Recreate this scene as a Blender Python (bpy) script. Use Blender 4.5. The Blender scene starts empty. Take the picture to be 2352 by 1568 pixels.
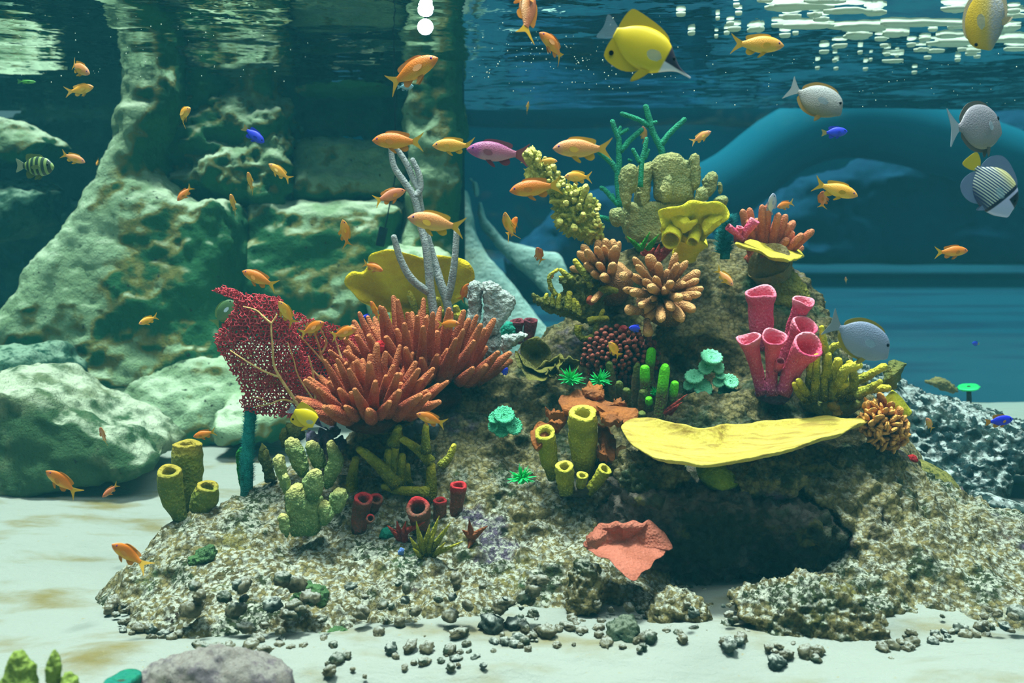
import bpy, bmesh, math, random
import numpy as np
from mathutils import Vector, Matrix, Quaternion
SC = bpy.context.scene
COL = SC.collection
# ------------------------------------------------------------------ camera, sky, lamps, exposure
FPX, PITCH, CAMZ = 2000.0, math.radians(6.4), 0.8      # focal length in pixels of the 2352 px frame
ZS = 1.55                                              # height of the water surface
cam = bpy.data.cameras.new('camera'); co = bpy.data.objects.new('camera', cam); COL.objects.link(co)
co.location = (0, 0, CAMZ); co.rotation_euler = (math.pi/2 - PITCH, 0, 0)
cam.sensor_width = 36.0; cam.lens = 36.0*FPX/2352; cam.clip_start = .05; cam.clip_end = 60
cam.dof.use_dof = True; cam.dof.focus_distance = 2.15; cam.dof.aperture_fstop = 3.2
SC.camera = co
w = bpy.data.worlds.new('hall'); SC.world = w; w.use_nodes = True
w.node_tree.nodes['Background'].inputs[0].default_value = (.30, .55, .60, 1)
w.node_tree.nodes['Background'].inputs[1].default_value = .21
def lamp(name, kind, loc, rot, energy, col, **kw):
    l = bpy.data.lights.new(name, kind); o = bpy.data.objects.new(name, l); COL.objects.link(o)
    o.location = loc; o.rotation_euler = rot; l.energy = energy; l.color = col
    for k, v in kw.items(): setattr(l, k, v)
    return o
lamp('sun', 'SUN', (0, 0, 5), (math.radians(-3), math.radians(-7), 0), 5.4, (.93, 1, .94), angle=math.radians(9))
lamp('tank_lamp', 'AREA', (.2, 1.45, 3.0), (0, 0, 0), 76, (.92, 1, .97), shape='RECTANGLE', size=3.6, size_y=1.6)
lamp('far_tank_lamp', 'AREA', (2.6, 7.0, 4.2), (0, 0, 0), 46, (.25, .85, 1), shape='RECTANGLE', size=6, size_y=3)
SC.view_settings.view_transform = 'Standard'; SC.view_settings.look = 'None'
SC.view_settings.exposure = .47; SC.view_settings.gamma = 1; SC.view_settings.use_curve_mapping = False
cy = SC.cycles
cy.use_denoising = True; cy.use_adaptive_sampling = True; cy.adaptive_threshold = .06
cy.max_bounces = 6; cy.diffuse_bounces = 3; cy.glossy_bounces = 3; cy.transmission_bounces = 2; cy.volume_bounces = 1
cy.transparent_max_bounces = 8; cy.caustics_reflective = False; cy.caustics_refractive = False
cy.sample_clamp_indirect = 4

# ------------------------------------------------------------------ helpers: placing
CP, SP = math.cos(PITCH), math.sin(PITCH)
def ray(px, py):
    u, v = (px-1176)/FPX, (784-py)/FPX
    return Vector((u, CP+v*SP, -SP+v*CP))
def P(px, py, Y):
    r = ray(px, py); return Vector((0, 0, CAMZ)) + r*(Y/r.y)
def G(px, py, z=0.0):
    r = ray(px, py); return Vector((0, 0, CAMZ)) + r*((z-CAMZ)/r.z)
def S(Y): return Y/FPX          # metres per pixel at distance Y
R = random.Random(7)
# ------------------------------------------------------------------ helpers: noise on numpy points
def _h(i, j, k, s):
    n = (i.astype(np.uint32)*np.uint32(374761393) + j.astype(np.uint32)*np.uint32(668265263)
         + k.astype(np.uint32)*np.uint32(2246822519) + np.uint32(s*97531 + 12345))
    n = (n ^ (n >> np.uint32(13)))*np.uint32(1274126177)
    n = (n ^ (n >> np.uint32(16)))*np.uint32(2654435761)
    return ((n ^ (n >> np.uint32(15))).astype(np.float64))/4294967295.0
def vn(p, s=0):
    f = np.floor(p); t = p-f; t = t*t*(3-2*t); i = f.astype(np.int64)
    r = 0
    for a in (0, 1):
        for b in (0, 1):
            for c in (0, 1):
                wgt = (t[:, 0] if a else 1-t[:, 0])*(t[:, 1] if b else 1-t[:, 1])*(t[:, 2] if c else 1-t[:, 2])
                r = r + wgt*_h(i[:, 0]+a, i[:, 1]+b, i[:, 2]+c, s)
    return r*2-1
def fbm(p, oct=4, s=0, gain=.5):
    r, a = 0, 1.0
    for o in range(oct):
        r = r + a*vn(p*(2.03**o)+o*7.3, s+o); a *= gain
    return r
def worley(p, s=0):
    f = np.floor(p); i = f.astype(np.int64); t = p-f
    best = np.full(len(p), 9.0)
    for a in (-1, 0, 1):
        for b in (-1, 0, 1):
            for c in (-1, 0, 1):
                I, J, K = i[:, 0]+a, i[:, 1]+b, i[:, 2]+c
                d = (a+_h(I, J, K, s)-t[:, 0])**2+(b+_h(I, J, K, s+1)-t[:, 1])**2+(c+_h(I, J, K, s+2)-t[:, 2])**2
                best = np.minimum(best, d)
    return np.sqrt(best)
# ------------------------------------------------------------------ helpers: objects
def me_new(name, V, F, smooth=True):
    m = bpy.data.meshes.new(name)
    if isinstance(V, np.ndarray): V = V.tolist()
    if isinstance(F, np.ndarray): F = F.tolist()
    m.from_pydata([tuple(v) for v in V], [], F)
    m.update()
    if smooth: m.polygons.foreach_set('use_smooth', [True]*len(m.polygons))
    return m
def obj(name, me, mat=None, parent=None, loc=None):
    o = bpy.data.objects.new(name, me); COL.objects.link(o)
    if mat is not None and me is not None and not me.materials: me.materials.append(mat)
    if parent is not None: o.parent = parent
    if loc is not None: o.location = loc
    return o
def tag(o, label, cat, group=None, kind=None):
    if label: o['label'] = label
    if cat: o['category'] = cat
    if group: o['group'] = group
    if kind: o['kind'] = kind
    return o
def thing(name, label, cat, loc, group=None):
    o = bpy.data.objects.new(name, None); COL.objects.link(o); o.location = loc; o.empty_display_size = .02
    return tag(o, label, cat, group)
def struct(o):
    o['kind'] = 'structure'; return o
class MB:
    def __init__(s): s.v, s.f = [], []
    def add(s, V, F):
        b = len(s.v); s.v += [tuple(x) for x in V]; s.f += [tuple(i+b for i in f) for f in F]
    def mesh(s, name, smooth=True): return me_new(name, s.v, s.f, smooth)
def loft(C, A, B, Rr, seg=10, cap0=True, cap1=True):
    """rings at centres C with axes A, B and radii Rr (scalar or pair)"""
    V, F = [], []; n = len(C)
    for c, a, b, r in zip(C, A, B, Rr):
        ra, rb = r if isinstance(r, (tuple, list)) else (r, r)
        for k in range(seg):
            t = 2*math.pi*k/seg
            V.append(Vector(c)+a*(ra*math.cos(t))+b*(rb*math.sin(t)))
    for i in range(n-1):
        for k in range(seg):
            k2 = (k+1) % seg
            F.append((i*seg+k, i*seg+k2, (i+1)*seg+k2, (i+1)*seg+k))
    if cap0: F.append(tuple(range(seg-1, -1, -1)))
    if cap1: F.append(tuple(range((n-1)*seg, n*seg)))
    return V, F
def frames(pts):
    pts = [Vector(p) for p in pts]; n = len(pts); T = []
    for i in range(n):
        t = pts[min(i+1, n-1)]-pts[max(i-1, 0)]; T.append(t.normalized() if t.length > 1e-9 else Vector((0, 0, 1)))
    a = T[0].orthogonal().normalized(); A, B = [], []
    for t in T:
        a = (a-t*a.dot(t)); a = a.normalized() if a.length > 1e-6 else t.orthogonal().normalized()
        A.append(a); B.append(t.cross(a))
    return pts, A, B, T
def smooth_path(ctrl, n):
    """Catmull-Rom through ctrl, n samples; ctrl may carry a radius as a 4th number"""
    c = np.array(ctrl, float); m = len(c)
    e = np.vstack([2*c[0]-c[1], c, 2*c[-1]-c[-2]]); out = []
    for q in np.linspace(0, m-1, n):
        i = min(int(q), m-2); t = q-i; p0, p1, p2, p3 = e[i:i+4]
        out.append(.5*(2*p1+(p2-p0)*t+(2*p0-5*p1+4*p2-p3)*t*t+(3*p1-p0-3*p2+p3)*t**3))
    return np.array(out)
def tube(ctrl, n=10, seg=8, dome=True, knob=0.0, ks=60, seed=0):
    """a limb through (x,y,z,r) control points with a rounded tip"""
    q = smooth_path(ctrl, n); pts = [Vector(a[:3]) for a in q]; rad = [max(a[3], 1e-4) for a in q]
    if dome:
        d = (pts[-1]-pts[-2]).normalized(); r = rad[-1]; base = pts[-1]
        for k in (.35, .7, .93): pts.append(base+d*r*k); rad.append(r*math.sqrt(max(1-k*k, .02)))
    pts, A, B, T = frames(pts)
    V, F = loft(pts, A, B, rad, seg)
    if knob:
        a = np.array([list(v) for v in V]); c = np.array([list(p) for p in pts]).repeat(seg, 0)
        d = a-c; nn = worley(a*ks+seed*3.1, seed)
        a = c+d*(1+knob*(.5-nn))[:, None]; V = a
    return V, F
def aim(o, base, d, L, r, roll=0.0):
    """put a unit-length limb (along +z) at base, pointing along d, length L, radius scale r"""
    q = Vector((0, 0, 1)).rotation_difference(Vector(d).normalized()) @ Quaternion((0, 0, 1), roll)
    rr = r if isinstance(r, (tuple, list)) else (r, r)
    o.matrix_local = Matrix.LocRotScale(Vector(base), q, Vector((rr[0], rr[1], L)))
    return o
# ------------------------------------------------------------------ helpers: volumes to meshes
def nets(f, org, h):
    """naive surface nets; f < 0 is inside"""
    ins = f < 0; nx, ny, nz = f.shape
    cnt = np.zeros((nx-1, ny-1, nz-1)); acc = np.zeros((nx-1, ny-1, nz-1, 3))
    off = [(a, b, c) for a in (0, 1) for b in (0, 1) for c in (0, 1)]
    sl = lambda o: tuple(slice(o[i], f.shape[i]-1+o[i]) for i in range(3))
    for o in off:
        for ax in range(3):
            if o[ax]: continue
            q = list(o); q[ax] = 1
            f0, f1 = f[sl(o)], f[sl(q)]; x = (f0 < 0) != (f1 < 0)
            t = np.where(x, f0/np.where(x, f0-f1, 1), 0)
            cnt += x
            for k in range(3): acc[..., k] += np.where(x, o[k]+(t if k == ax else 0), 0)
    act = cnt > 0; idx = -np.ones(act.shape, int); idx[act] = np.arange(act.sum())
    V = np.argwhere(act)+acc[act]/cnt[act][:, None]
    V = np.array(org)+V*h; F = []
    for ax in range(3):
        u, v_ = (ax+1) % 3, (ax+2) % 3
        a = [slice(None)]*3; b = [slice(None)]*3; a[ax] = slice(0, -1); b[ax] = slice(1, None)
        i0, i1 = ins[tuple(a)], ins[tuple(b)]
        e = np.argwhere(i0 != i1)
        e = e[(e[:, u] > 0) & (e[:, v_] > 0) & (e[:, u] < f.shape[u]-1) & (e[:, v_] < f.shape[v_]-1)]
        flip = i0[tuple(e.T)]
        def at(du, dv):
            q = e.copy(); q[:, u] -= du; q[:, v_] -= dv; return idx[tuple(q.T)]
        quad = np.stack([at(1, 1), at(0, 1), at(0, 0), at(1, 0)], 1)
        quad[~flip] = quad[~flip][:, ::-1]
        F.append(quad)
    return V, np.vstack(F)
def subdiv(me, lv=1):
    o = bpy.data.objects.new('t', me); COL.objects.link(o)
    m = o.modifiers.new('s', 'SUBSURF'); m.levels = lv; m.render_levels = lv
    dg = bpy.context.evaluated_depsgraph_get(); r = bpy.data.meshes.new_from_object(o.evaluated_get(dg))
    bpy.data.objects.remove(o); return r
def coords(me):
    a = np.empty(len(me.vertices)*3); me.vertices.foreach_get('co', a); n = np.empty(len(me.vertices)*3)
    me.vertices.foreach_get('normal', n); return a.reshape(-1, 3), n.reshape(-1, 3)
def setco(me, a):
    me.vertices.foreach_set('co', a.ravel()); me.update(); me.polygons.foreach_set('use_smooth', [True]*len(me.polygons))
def poly_sdf(pts, X, Z):
    """signed distance to a closed 2D polygon, negative inside"""
    d = np.full(X.shape, 1e9); ins = np.zeros(X.shape, bool); n = len(pts)
    for i in range(n):
        ax, az = pts[i]; bx, bz = pts[(i+1) % n]
        ex, ez = bx-ax, bz-az; wx, wz = X-ax, Z-az
        t = np.clip((wx*ex+wz*ez)/(ex*ex+ez*ez+1e-12), 0, 1)
        d = np.minimum(d, (wx-ex*t)**2+(wz-ez*t)**2)
        c = (az > Z) != (bz > Z)
        ins ^= c & (X < (bx-ax)*(Z-az)/(bz-az+1e-12)+ax)
    return np.where(ins, -1, 1)*np.sqrt(d)
# ------------------------------------------------------------------ helpers: materials
MATS = {}
def node(nt, t, **kw):
    n = nt.nodes.new(t)
    for k, v in kw.items(): setattr(n, k, v)
    return n
def mix(nt, a, b, fac, mode='MIX'):
    n = node(nt, 'ShaderNodeMix', data_type='RGBA', blend_type=mode)
    for s, x in ((n.inputs[6], a), (n.inputs[7], b), (n.inputs[0], fac)):
        if isinstance(x, bpy.types.NodeSocket): nt.links.new(x, s)
        elif isinstance(x, (int, float)): s.default_value = x
        else: s.default_value = (*x, 1)
    return n.outputs[2]
def ramp(nt, fac, a, b, lo=0.0, hi=1.0):
    n = node(nt, 'ShaderNodeMapRange', interpolation_type='SMOOTHSTEP')
    nt.links.new(fac, n.inputs[0]); n.inputs[1].default_value = a; n.inputs[2].default_value = b
    n.inputs[3].default_value = lo; n.inputs[4].default_value = hi
    return n.outputs[0]
def noise(nt, vec, scale, detail=3, rough=.5):
    n = node(nt, 'ShaderNodeTexNoise'); nt.links.new(vec, n.inputs['Vector'])
    n.inputs['Scale'].default_value = scale; n.inputs['Detail'].default_value = detail; n.inputs['Roughness'].default_value = rough
    return n.outputs[0]
def voro(nt, vec, scale):
    n = node(nt, 'ShaderNodeTexVoronoi'); nt.links.new(vec, n.inputs['Vector']); n.inputs['Scale'].default_value = scale
    return n.outputs['Distance']
def hexc(h):
    c = [int(h[i:i+2], 16)/255 for i in (0, 2, 4)]
    return tuple(x/12.92 if x <= .04045 else ((x+.055)/1.055)**2.4 for x in c)
def new_mat(name, rough=.7, spec=.25):
    m = bpy.data.materials.new(name); m.use_nodes = True; nt = m.node_tree
    b = nt.nodes['Principled BSDF']; b.inputs['Roughness'].default_value = rough
    b.inputs['Specular IOR Level'].default_value = spec
    tc = node(nt, 'ShaderNodeTexCoord'); return m, nt, b, tc
def bump(nt, b, h, dist=.01, strength=.5, prev=None):
    n = node(nt, 'ShaderNodeBump'); nt.links.new(h, n.inputs['Height']); n.inputs['Distance'].default_value = dist
    n.inputs['Strength'].default_value = strength
    if prev is not None: nt.links.new(prev, n.inputs['Normal'])
    if b is not None: nt.links.new(n.outputs[0], b.inputs['Normal'])
    return n.outputs[0]
def coral_mat(name, a, b_, scale=30, tip=None, t0=.55, t1=1.0, base=None, b0=.0, b1=.35, rough=.75, bdist=.004, bscale=130, dots=None, spec=.2, sss=0):
    """two-tone flesh; tip: paler growing ends, base: the overgrown foot (along the limb, Generated Z)"""
    m, nt, b, tc = new_mat(name, rough, spec)
    ob = tc.outputs['Object']; geo = node(nt, 'ShaderNodeNewGeometry').outputs['Position']
    c = mix(nt, hexc(a), hexc(b_), ramp(nt, noise(nt, geo, scale, 4), .3, .7))
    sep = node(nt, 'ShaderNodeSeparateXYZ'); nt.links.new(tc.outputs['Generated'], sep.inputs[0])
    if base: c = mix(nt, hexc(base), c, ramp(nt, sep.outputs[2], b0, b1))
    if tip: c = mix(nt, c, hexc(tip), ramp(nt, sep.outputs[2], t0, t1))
    v = voro(nt, geo, bscale)
    li = hexc(tip or a); li = tuple(min(1, x*1.35+.05) for x in li)
    c = mix(nt, c, li, ramp(nt, noise(nt, geo, 260, 3, .7), .52, .72, 0, .55))
    c = mix(nt, c, tuple(x*.35 for x in hexc(b_)), ramp(nt, noise(nt, geo, 95, 4, .7), .58, .75, 0, .5))
    if dots: c = mix(nt, hexc(dots), c, ramp(nt, v, .12, .3))
    nt.links.new(c, b.inputs['Base Color'])
    p = bump(nt, None, noise(nt, geo, bscale*.45, 4, .65), bdist*2, .7)
    bump(nt, b, v, bdist*1.5, .6, p)
    if sss:
        b.inputs['Subsurface Weight'].default_value = sss; b.inputs['Subsurface Radius'].default_value = (.02, .012, .008); b.inputs['Subsurface Scale'].default_value = .5
    return m
# ------------------------------------------------------------------ structure: water, sand, walls
def silt_nodes(nt, lo, hi):
    g = node(nt, 'ShaderNodeNewGeometry'); s = node(nt, 'ShaderNodeSeparateXYZ'); nt.links.new(g.outputs['Normal'], s.inputs[0])
    return g.outputs['Position'], ramp(nt, s.outputs[2], lo, hi)
# sand bed
m, nt, b, tc = new_mat('sand', .9, .1)
pos = node(nt, 'ShaderNodeNewGeometry').outputs['Position']
mp = node(nt, 'ShaderNodeMapping'); nt.links.new(pos, mp.inputs[0]); mp.inputs['Scale'].default_value = (1, 2.2, 1); mp.inputs['Rotation'].default_value = (0, 0, .25)
c = mix(nt, hexc('8d928a'), hexc('74693e'), ramp(nt, noise(nt, mp.outputs[0], 3.2, 5, .55), .5, .72))
c = mix(nt, c, hexc('8f8464'), ramp(nt, noise(nt, pos, 90, 3), .66, .8))
nt.links.new(c, b.inputs['Base Color'])
bump(nt, b, noise(nt, pos, 130, 4, .7), .006, .6, bump(nt, None, noise(nt, mp.outputs[0], 9, 3), .03, .5))
SAND = m
nx, ny = 240, 150
gx, gy = np.meshgrid(np.linspace(-5, 5, nx), np.linspace(.6, 5.2, ny), indexing='ij')
pp = np.stack([gx.ravel(), gy.ravel(), 0*gx.ravel()], 1)
def sand_z(p):
    q = np.stack([p[:, 0]*1.3+p[:, 1]*.5, p[:, 1]*3.0-p[:, 0]*.4, 0*p[:, 0]], 1)
    return .036*fbm(q, 3, 5)+.006*fbm(q*4.1, 2, 9)-.012
pp[:, 2] = sand_z(pp)
def grid_faces(nx, ny):
    i = np.arange((nx-1)*(ny-1)); r, c_ = i//(ny-1), i % (ny-1); a = r*ny+c_
    return np.stack([a, a+ny, a+ny+1, a+1], 1)
ff = grid_faces(nx, ny); fc = pp[ff].mean(1)
struct(obj('floor', me_new('floor', pp, ff[(fc[:, 0] < -.22) | (fc[:, 1] < 4.33)]), SAND))
# water surface: mirrors at a grazing look from below (total reflection), lets steep light in
m = bpy.data.materials.new('water_surface'); m.use_nodes = True; nt = m.node_tree; nt.nodes.clear()
out = node(nt, 'ShaderNodeOutputMaterial'); mx = node(nt, 'ShaderNodeMixShader'); tr = node(nt, 'ShaderNodeBsdfTransparent')
gl = node(nt, 'ShaderNodeBsdfGlossy'); fr = node(nt, 'ShaderNodeFresnel'); fr.inputs[0].default_value = 1.33
gl.inputs['Roughness'].default_value = .02; gl.inputs['Color'].default_value = (.86, .93, .92, 1)
nt.links.new(fr.outputs[0], mx.inputs[0]); nt.links.new(tr.outputs[0], mx.inputs[1]); nt.links.new(gl.outputs[0], mx.inputs[2]); nt.links.new(mx.outputs[0], out.inputs[0])
pos = node(nt, 'ShaderNodeNewGeometry').outputs['Position']
bn = bump(nt, None, noise(nt, pos, 14, 2), .012, .14); nt.links.new(bn, gl.inputs['Normal'])
WATER = m
nx, ny = 320, 260
gx, gy = np.meshgrid(np.linspace(-4.2, 4.6, nx), np.linspace(.9, 5.0, ny), indexing='ij')
pp = np.stack([gx.ravel(), gy.ravel(), 0*gx.ravel()], 1)
pp[:, 2] = ZS+.009*fbm(pp*np.array([1.5, 2.6, 1]), 2, 21)+.0019*fbm(pp*np.array([5.0, 9.0, 1])+3, 2, 25)+.0007*vn(pp*np.array([17.0, 24.0, 1]), 31)
struct(obj('water_surface', me_new('water_surface', pp, grid_faces(nx, ny)), WATER))
# haze of the water itself
m = bpy.data.materials.new('water_haze'); m.use_nodes = True; nt = m.node_tree; nt.nodes.clear()
out = node(nt, 'ShaderNodeOutputMaterial'); ad = node(nt, 'ShaderNodeAddShader'); va = node(nt, 'ShaderNodeVolumeAbsorption'); vs = node(nt, 'ShaderNodeVolumeScatter')
va.inputs['Color'].default_value = (.12, .93, .82, 1); va.inputs['Density'].default_value = .05
vs.inputs['Color'].default_value = (.1, .75, 1, 1); vs.inputs['Density'].default_value = .013
nt.links.new(va.outputs[0], ad.inputs[0]); nt.links.new(vs.outputs[0], ad.inputs[1]); nt.links.new(ad.outputs[0], out.inputs['Volume'])
def box(x0, x1, y0, y1, z0, z1):
    V = [(x, y, z) for x in (x0, x1) for y in (y0, y1) for z in (z0, z1)]
    return V, [(0, 1, 3, 2), (4, 6, 7, 5), (0, 4, 5, 1), (2, 3, 7, 6), (0, 2, 6, 4), (1, 5, 7, 3)]
struct(obj('water_haze', me_new('water_haze', *box(-4.4, 4.9, -.2, 5.1, -.2, ZS+.08), smooth=False), m))
# far tank behind the pane: floor, wall coloured as blue water haze, arch bands, mound
def plain(name, a, b_, scale, rough=.9, stretch=(1, 1, 1)):
    m, nt, b, tc = new_mat(name, rough, .1)
    mp = node(nt, 'ShaderNodeMapping'); nt.links.new(node(nt, 'ShaderNodeNewGeometry').outputs['Position'], mp.inputs[0]); mp.inputs['Scale'].default_value = stretch
    nt.links.new(mix(nt, hexc(a), hexc(b_), ramp(nt, noise(nt, mp.outputs[0], scale, 3), .38, .62)), b.inputs['Base Color']); return m
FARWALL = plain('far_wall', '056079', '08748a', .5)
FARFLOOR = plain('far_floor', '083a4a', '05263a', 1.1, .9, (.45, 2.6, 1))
V, F = box(-3, 12, 4.36, 12, -.5, 0); V = [(x, y, z if z < -.1 else -.10+(y-4.36)*.11) for x, y, z in V]
struct(obj('floor_far_tank', me_new('ff', V, F, smooth=False), FARFLOOR))
struct(obj('wall_back', me_new('wb', *box(-4, 12, 11.8, 12, -.3, 7), smooth=False), FARWALL))
struct(obj('wall_right', me_new('wr', *box(9.8, 10, 4.6, 12, -.3, 7), smooth=False), FARWALL))
# ------------------------------------------------------------------ rocks
def rock_mat(name, pale, mid, alg, silt, s0=.35, s1=.8, sc=3.0, alg_lo=.42, alg_hi=.62, extra=None, low=None, bs=9, bd=.05, edge=None, st=(.36, .56), knob=None):
    m, nt, b, tc = new_mat(name, .9, .12)
    pos, up = silt_nodes(nt, s0, s1)
    c = mix(nt, hexc(pale), hexc(mid), ramp(nt, noise(nt, pos, sc*2.2, 5, .6), .4, .62))
    alg_lit = noise(nt, pos, sc, 5, .6)
    if edge:     # lit look put into colour: up- and left-facing faces paler, algae margin ochre
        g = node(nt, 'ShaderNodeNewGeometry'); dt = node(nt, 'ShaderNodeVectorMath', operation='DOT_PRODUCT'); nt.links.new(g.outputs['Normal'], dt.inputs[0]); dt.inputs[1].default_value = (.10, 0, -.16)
        ad = node(nt, 'ShaderNodeMath', operation='ADD'); nt.links.new(alg_lit, ad.inputs[0]); nt.links.new(dt.outputs['Value'], ad.inputs[1]); alg_lit = ad.outputs[0]
        c = mix(nt, c, hexc(edge), ramp(nt, alg_lit, alg_lo-.05, alg_lo+.01))
    c = mix(nt, c, hexc(alg), ramp(nt, alg_lit, alg_lo, alg_hi))
    if extra:
        for col, s, lo, hi in extra: c = mix(nt, c, hexc(col), ramp(nt, noise(nt, pos, s, 4, .6), lo, hi))
    br = noise(nt, pos, sc*bs, 4, .65)
    mu = node(nt, 'ShaderNodeMath', operation='MULTIPLY'); nt.links.new(up, mu.inputs[0]); nt.links.new(ramp(nt, br, *st), mu.inputs[1])
    fac = mu.outputs[0]
    if low:      # sand dust lies thick near the bed and thins out up the mound
        sp = node(nt, 'ShaderNodeSeparateXYZ'); nt.links.new(pos, sp.inputs[0])
        ad = node(nt, 'ShaderNodeMath', operation='MULTIPLY_ADD'); nt.links.new(noise(nt, pos, 4, 3), ad.inputs[0]); ad.inputs[1].default_value = .22; nt.links.new(sp.outputs[2], ad.inputs[2])
        m2 = node(nt, 'ShaderNodeMath', operation='MULTIPLY'); nt.links.new(fac, m2.inputs[0]); nt.links.new(ramp(nt, ad.outputs[0], low[0], low[1], 1, .12), m2.inputs[1]); fac = m2.outputs[0]
    c = mix(nt, c, hexc(silt), fac)
    c = mix(nt, c, hexc('2e3326'), ramp(nt, noise(nt, pos, sc*26, 2), .66, .78))
    if knob: vk = voro(nt, pos, knob); c = mix(nt, c, hexc('2a2a1c'), ramp(nt, vk, .45, .75, 0, .55))
    nt.links.new(c, b.inputs['Base Color'])
    p = bump(nt, None, noise(nt, pos, sc*8, 5, .65), bd, .55)
    if knob:
        iv = node(nt, 'ShaderNodeMath', operation='SUBTRACT'); iv.inputs[0].default_value = 1; nt.links.new(vk, iv.inputs[1]); p = bump(nt, None, iv.outputs[0], .012, .9, p)
    bump(nt, b, noise(nt, pos, sc*34, 4, .7), .012, .7, p)
    return m
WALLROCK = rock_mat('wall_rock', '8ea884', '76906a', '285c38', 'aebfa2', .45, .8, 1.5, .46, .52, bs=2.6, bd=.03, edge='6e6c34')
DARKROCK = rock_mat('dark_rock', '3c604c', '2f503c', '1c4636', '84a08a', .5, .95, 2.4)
BLUEROCK = plain('blue_rock', '06304c', '093c58', .9)  # blue haze of the far water put into the rock colour
PALEROCK = rock_mat('pale_ledge', '9fb8ad', '8aa79f', '6f9189', 'b5cabd', .2, .8, 1.6, .55, .8)
def slab_rock(name, pts, Y, thick, rnd, mat, lean=0.0, h=.03, amp=.05, seed=0, kn=.02, fs=3.0, lv=1, kf=5.0, kw=.45):
    """rounded rock: outline (pixels at distance Y) given depth thick, its face leaning back by lean"""
    pad = 3*h+2*amp; q = [P(px, py, Y) for px, py in pts]; w2 = [(p.x, p.z) for p in q]
    x0, x1 = min(a for a, _ in w2)-pad, max(a for a, _ in w2)+pad; z0, z1 = min(b for _, b in w2)-pad, max(b for _, b in w2)+pad
    y0, y1 = Y-pad-.5*abs(lean)*(z1-z0), Y+thick+pad+.5*abs(lean)*(z1-z0)
    gx, gy, gz = np.meshgrid(np.arange(x0, x1, h), np.arange(y0, y1, h), np.arange(z0, z1, h), indexing='ij')
    shp = gx.shape; p3 = np.stack([gx.ravel(), gy.ravel(), gz.ravel()], 1)
    d2 = poly_sdf(w2, gx[:, 0, :], gz[:, 0, :])[:, None, :]
    zm = (z0+z1)/2; yy = gy-Y-thick/2-lean*(gz-zm); dy = np.abs(yy)-thick/2
    a, b = d2+rnd, dy+rnd
    d = np.minimum(np.maximum(a, b), 0)+np.sqrt(np.maximum(a, 0)**2+np.maximum(b, 0)**2)-rnd
    d = d+amp*fbm(p3*(fs*np.array([.75, .75, 1.5])), 3, seed+3).reshape(shp)
    d[0] = d[-1] = 1; d[:, 0] = d[:, -1] = 1; d[:, :, 0] = d[:, :, -1] = 1
    V, F = nets(d, (x0, y0, z0), h)
    me = subdiv(me_new(name, V, F), lv)
    c, n = coords(me)
    setco(me, c+n*(kn*fbm(c*kf*2.2, 4, seed, .55)+kn*kw*(.45-worley(c*kf+fbm(c*kf*.8, 2, 3)[:, None]*.6, seed)))[:, None])
    return recentre(obj(name, me, mat))
def recentre(o):
    c, n = coords(o.data); lo, hi = c.min(0), c.max(0); k = Vector(((lo[0]+hi[0])/2, (lo[1]+hi[1])/2, lo[2]))
    o.data.transform(Matrix.Translation(-k)); o.location = k; return o
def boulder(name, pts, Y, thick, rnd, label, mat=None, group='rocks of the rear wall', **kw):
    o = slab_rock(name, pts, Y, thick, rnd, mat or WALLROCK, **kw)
    return tag(o, label, 'rock', group)
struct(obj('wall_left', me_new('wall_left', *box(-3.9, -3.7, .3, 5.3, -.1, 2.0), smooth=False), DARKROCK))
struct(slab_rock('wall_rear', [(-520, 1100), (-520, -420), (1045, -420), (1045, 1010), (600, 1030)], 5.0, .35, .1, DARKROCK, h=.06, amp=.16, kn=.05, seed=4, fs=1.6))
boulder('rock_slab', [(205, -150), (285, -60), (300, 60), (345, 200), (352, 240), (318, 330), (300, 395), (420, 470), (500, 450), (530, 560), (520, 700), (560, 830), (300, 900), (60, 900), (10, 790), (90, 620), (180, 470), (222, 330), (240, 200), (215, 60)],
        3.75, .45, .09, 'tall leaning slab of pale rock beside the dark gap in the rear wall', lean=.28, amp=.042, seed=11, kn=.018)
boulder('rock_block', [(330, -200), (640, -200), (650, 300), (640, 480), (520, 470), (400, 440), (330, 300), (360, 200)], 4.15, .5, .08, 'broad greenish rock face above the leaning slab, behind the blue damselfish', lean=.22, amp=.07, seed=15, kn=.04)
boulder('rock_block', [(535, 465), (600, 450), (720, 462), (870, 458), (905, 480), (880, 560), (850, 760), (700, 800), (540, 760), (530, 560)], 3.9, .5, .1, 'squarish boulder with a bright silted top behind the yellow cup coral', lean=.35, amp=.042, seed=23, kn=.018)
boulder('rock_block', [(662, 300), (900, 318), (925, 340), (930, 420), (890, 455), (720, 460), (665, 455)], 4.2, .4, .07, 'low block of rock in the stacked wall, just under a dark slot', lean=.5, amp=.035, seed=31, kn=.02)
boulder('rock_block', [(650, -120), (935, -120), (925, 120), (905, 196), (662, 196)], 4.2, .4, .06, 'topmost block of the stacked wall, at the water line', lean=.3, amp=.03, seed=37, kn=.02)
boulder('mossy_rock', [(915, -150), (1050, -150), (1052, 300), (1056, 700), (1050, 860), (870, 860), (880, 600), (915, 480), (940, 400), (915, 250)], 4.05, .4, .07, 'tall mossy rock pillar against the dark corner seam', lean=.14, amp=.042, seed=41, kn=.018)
boulder('rock', [(85, 905), (170, 868), (300, 826), (420, 806), (520, 800), (640, 830), (660, 960), (560, 1030), (330, 1040), (160, 1010)], 3.45, .5, .12, 'long low hump of pale rock lying behind the red sea fan', lean=.6, amp=.042, seed=47, kn=.018)
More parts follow.
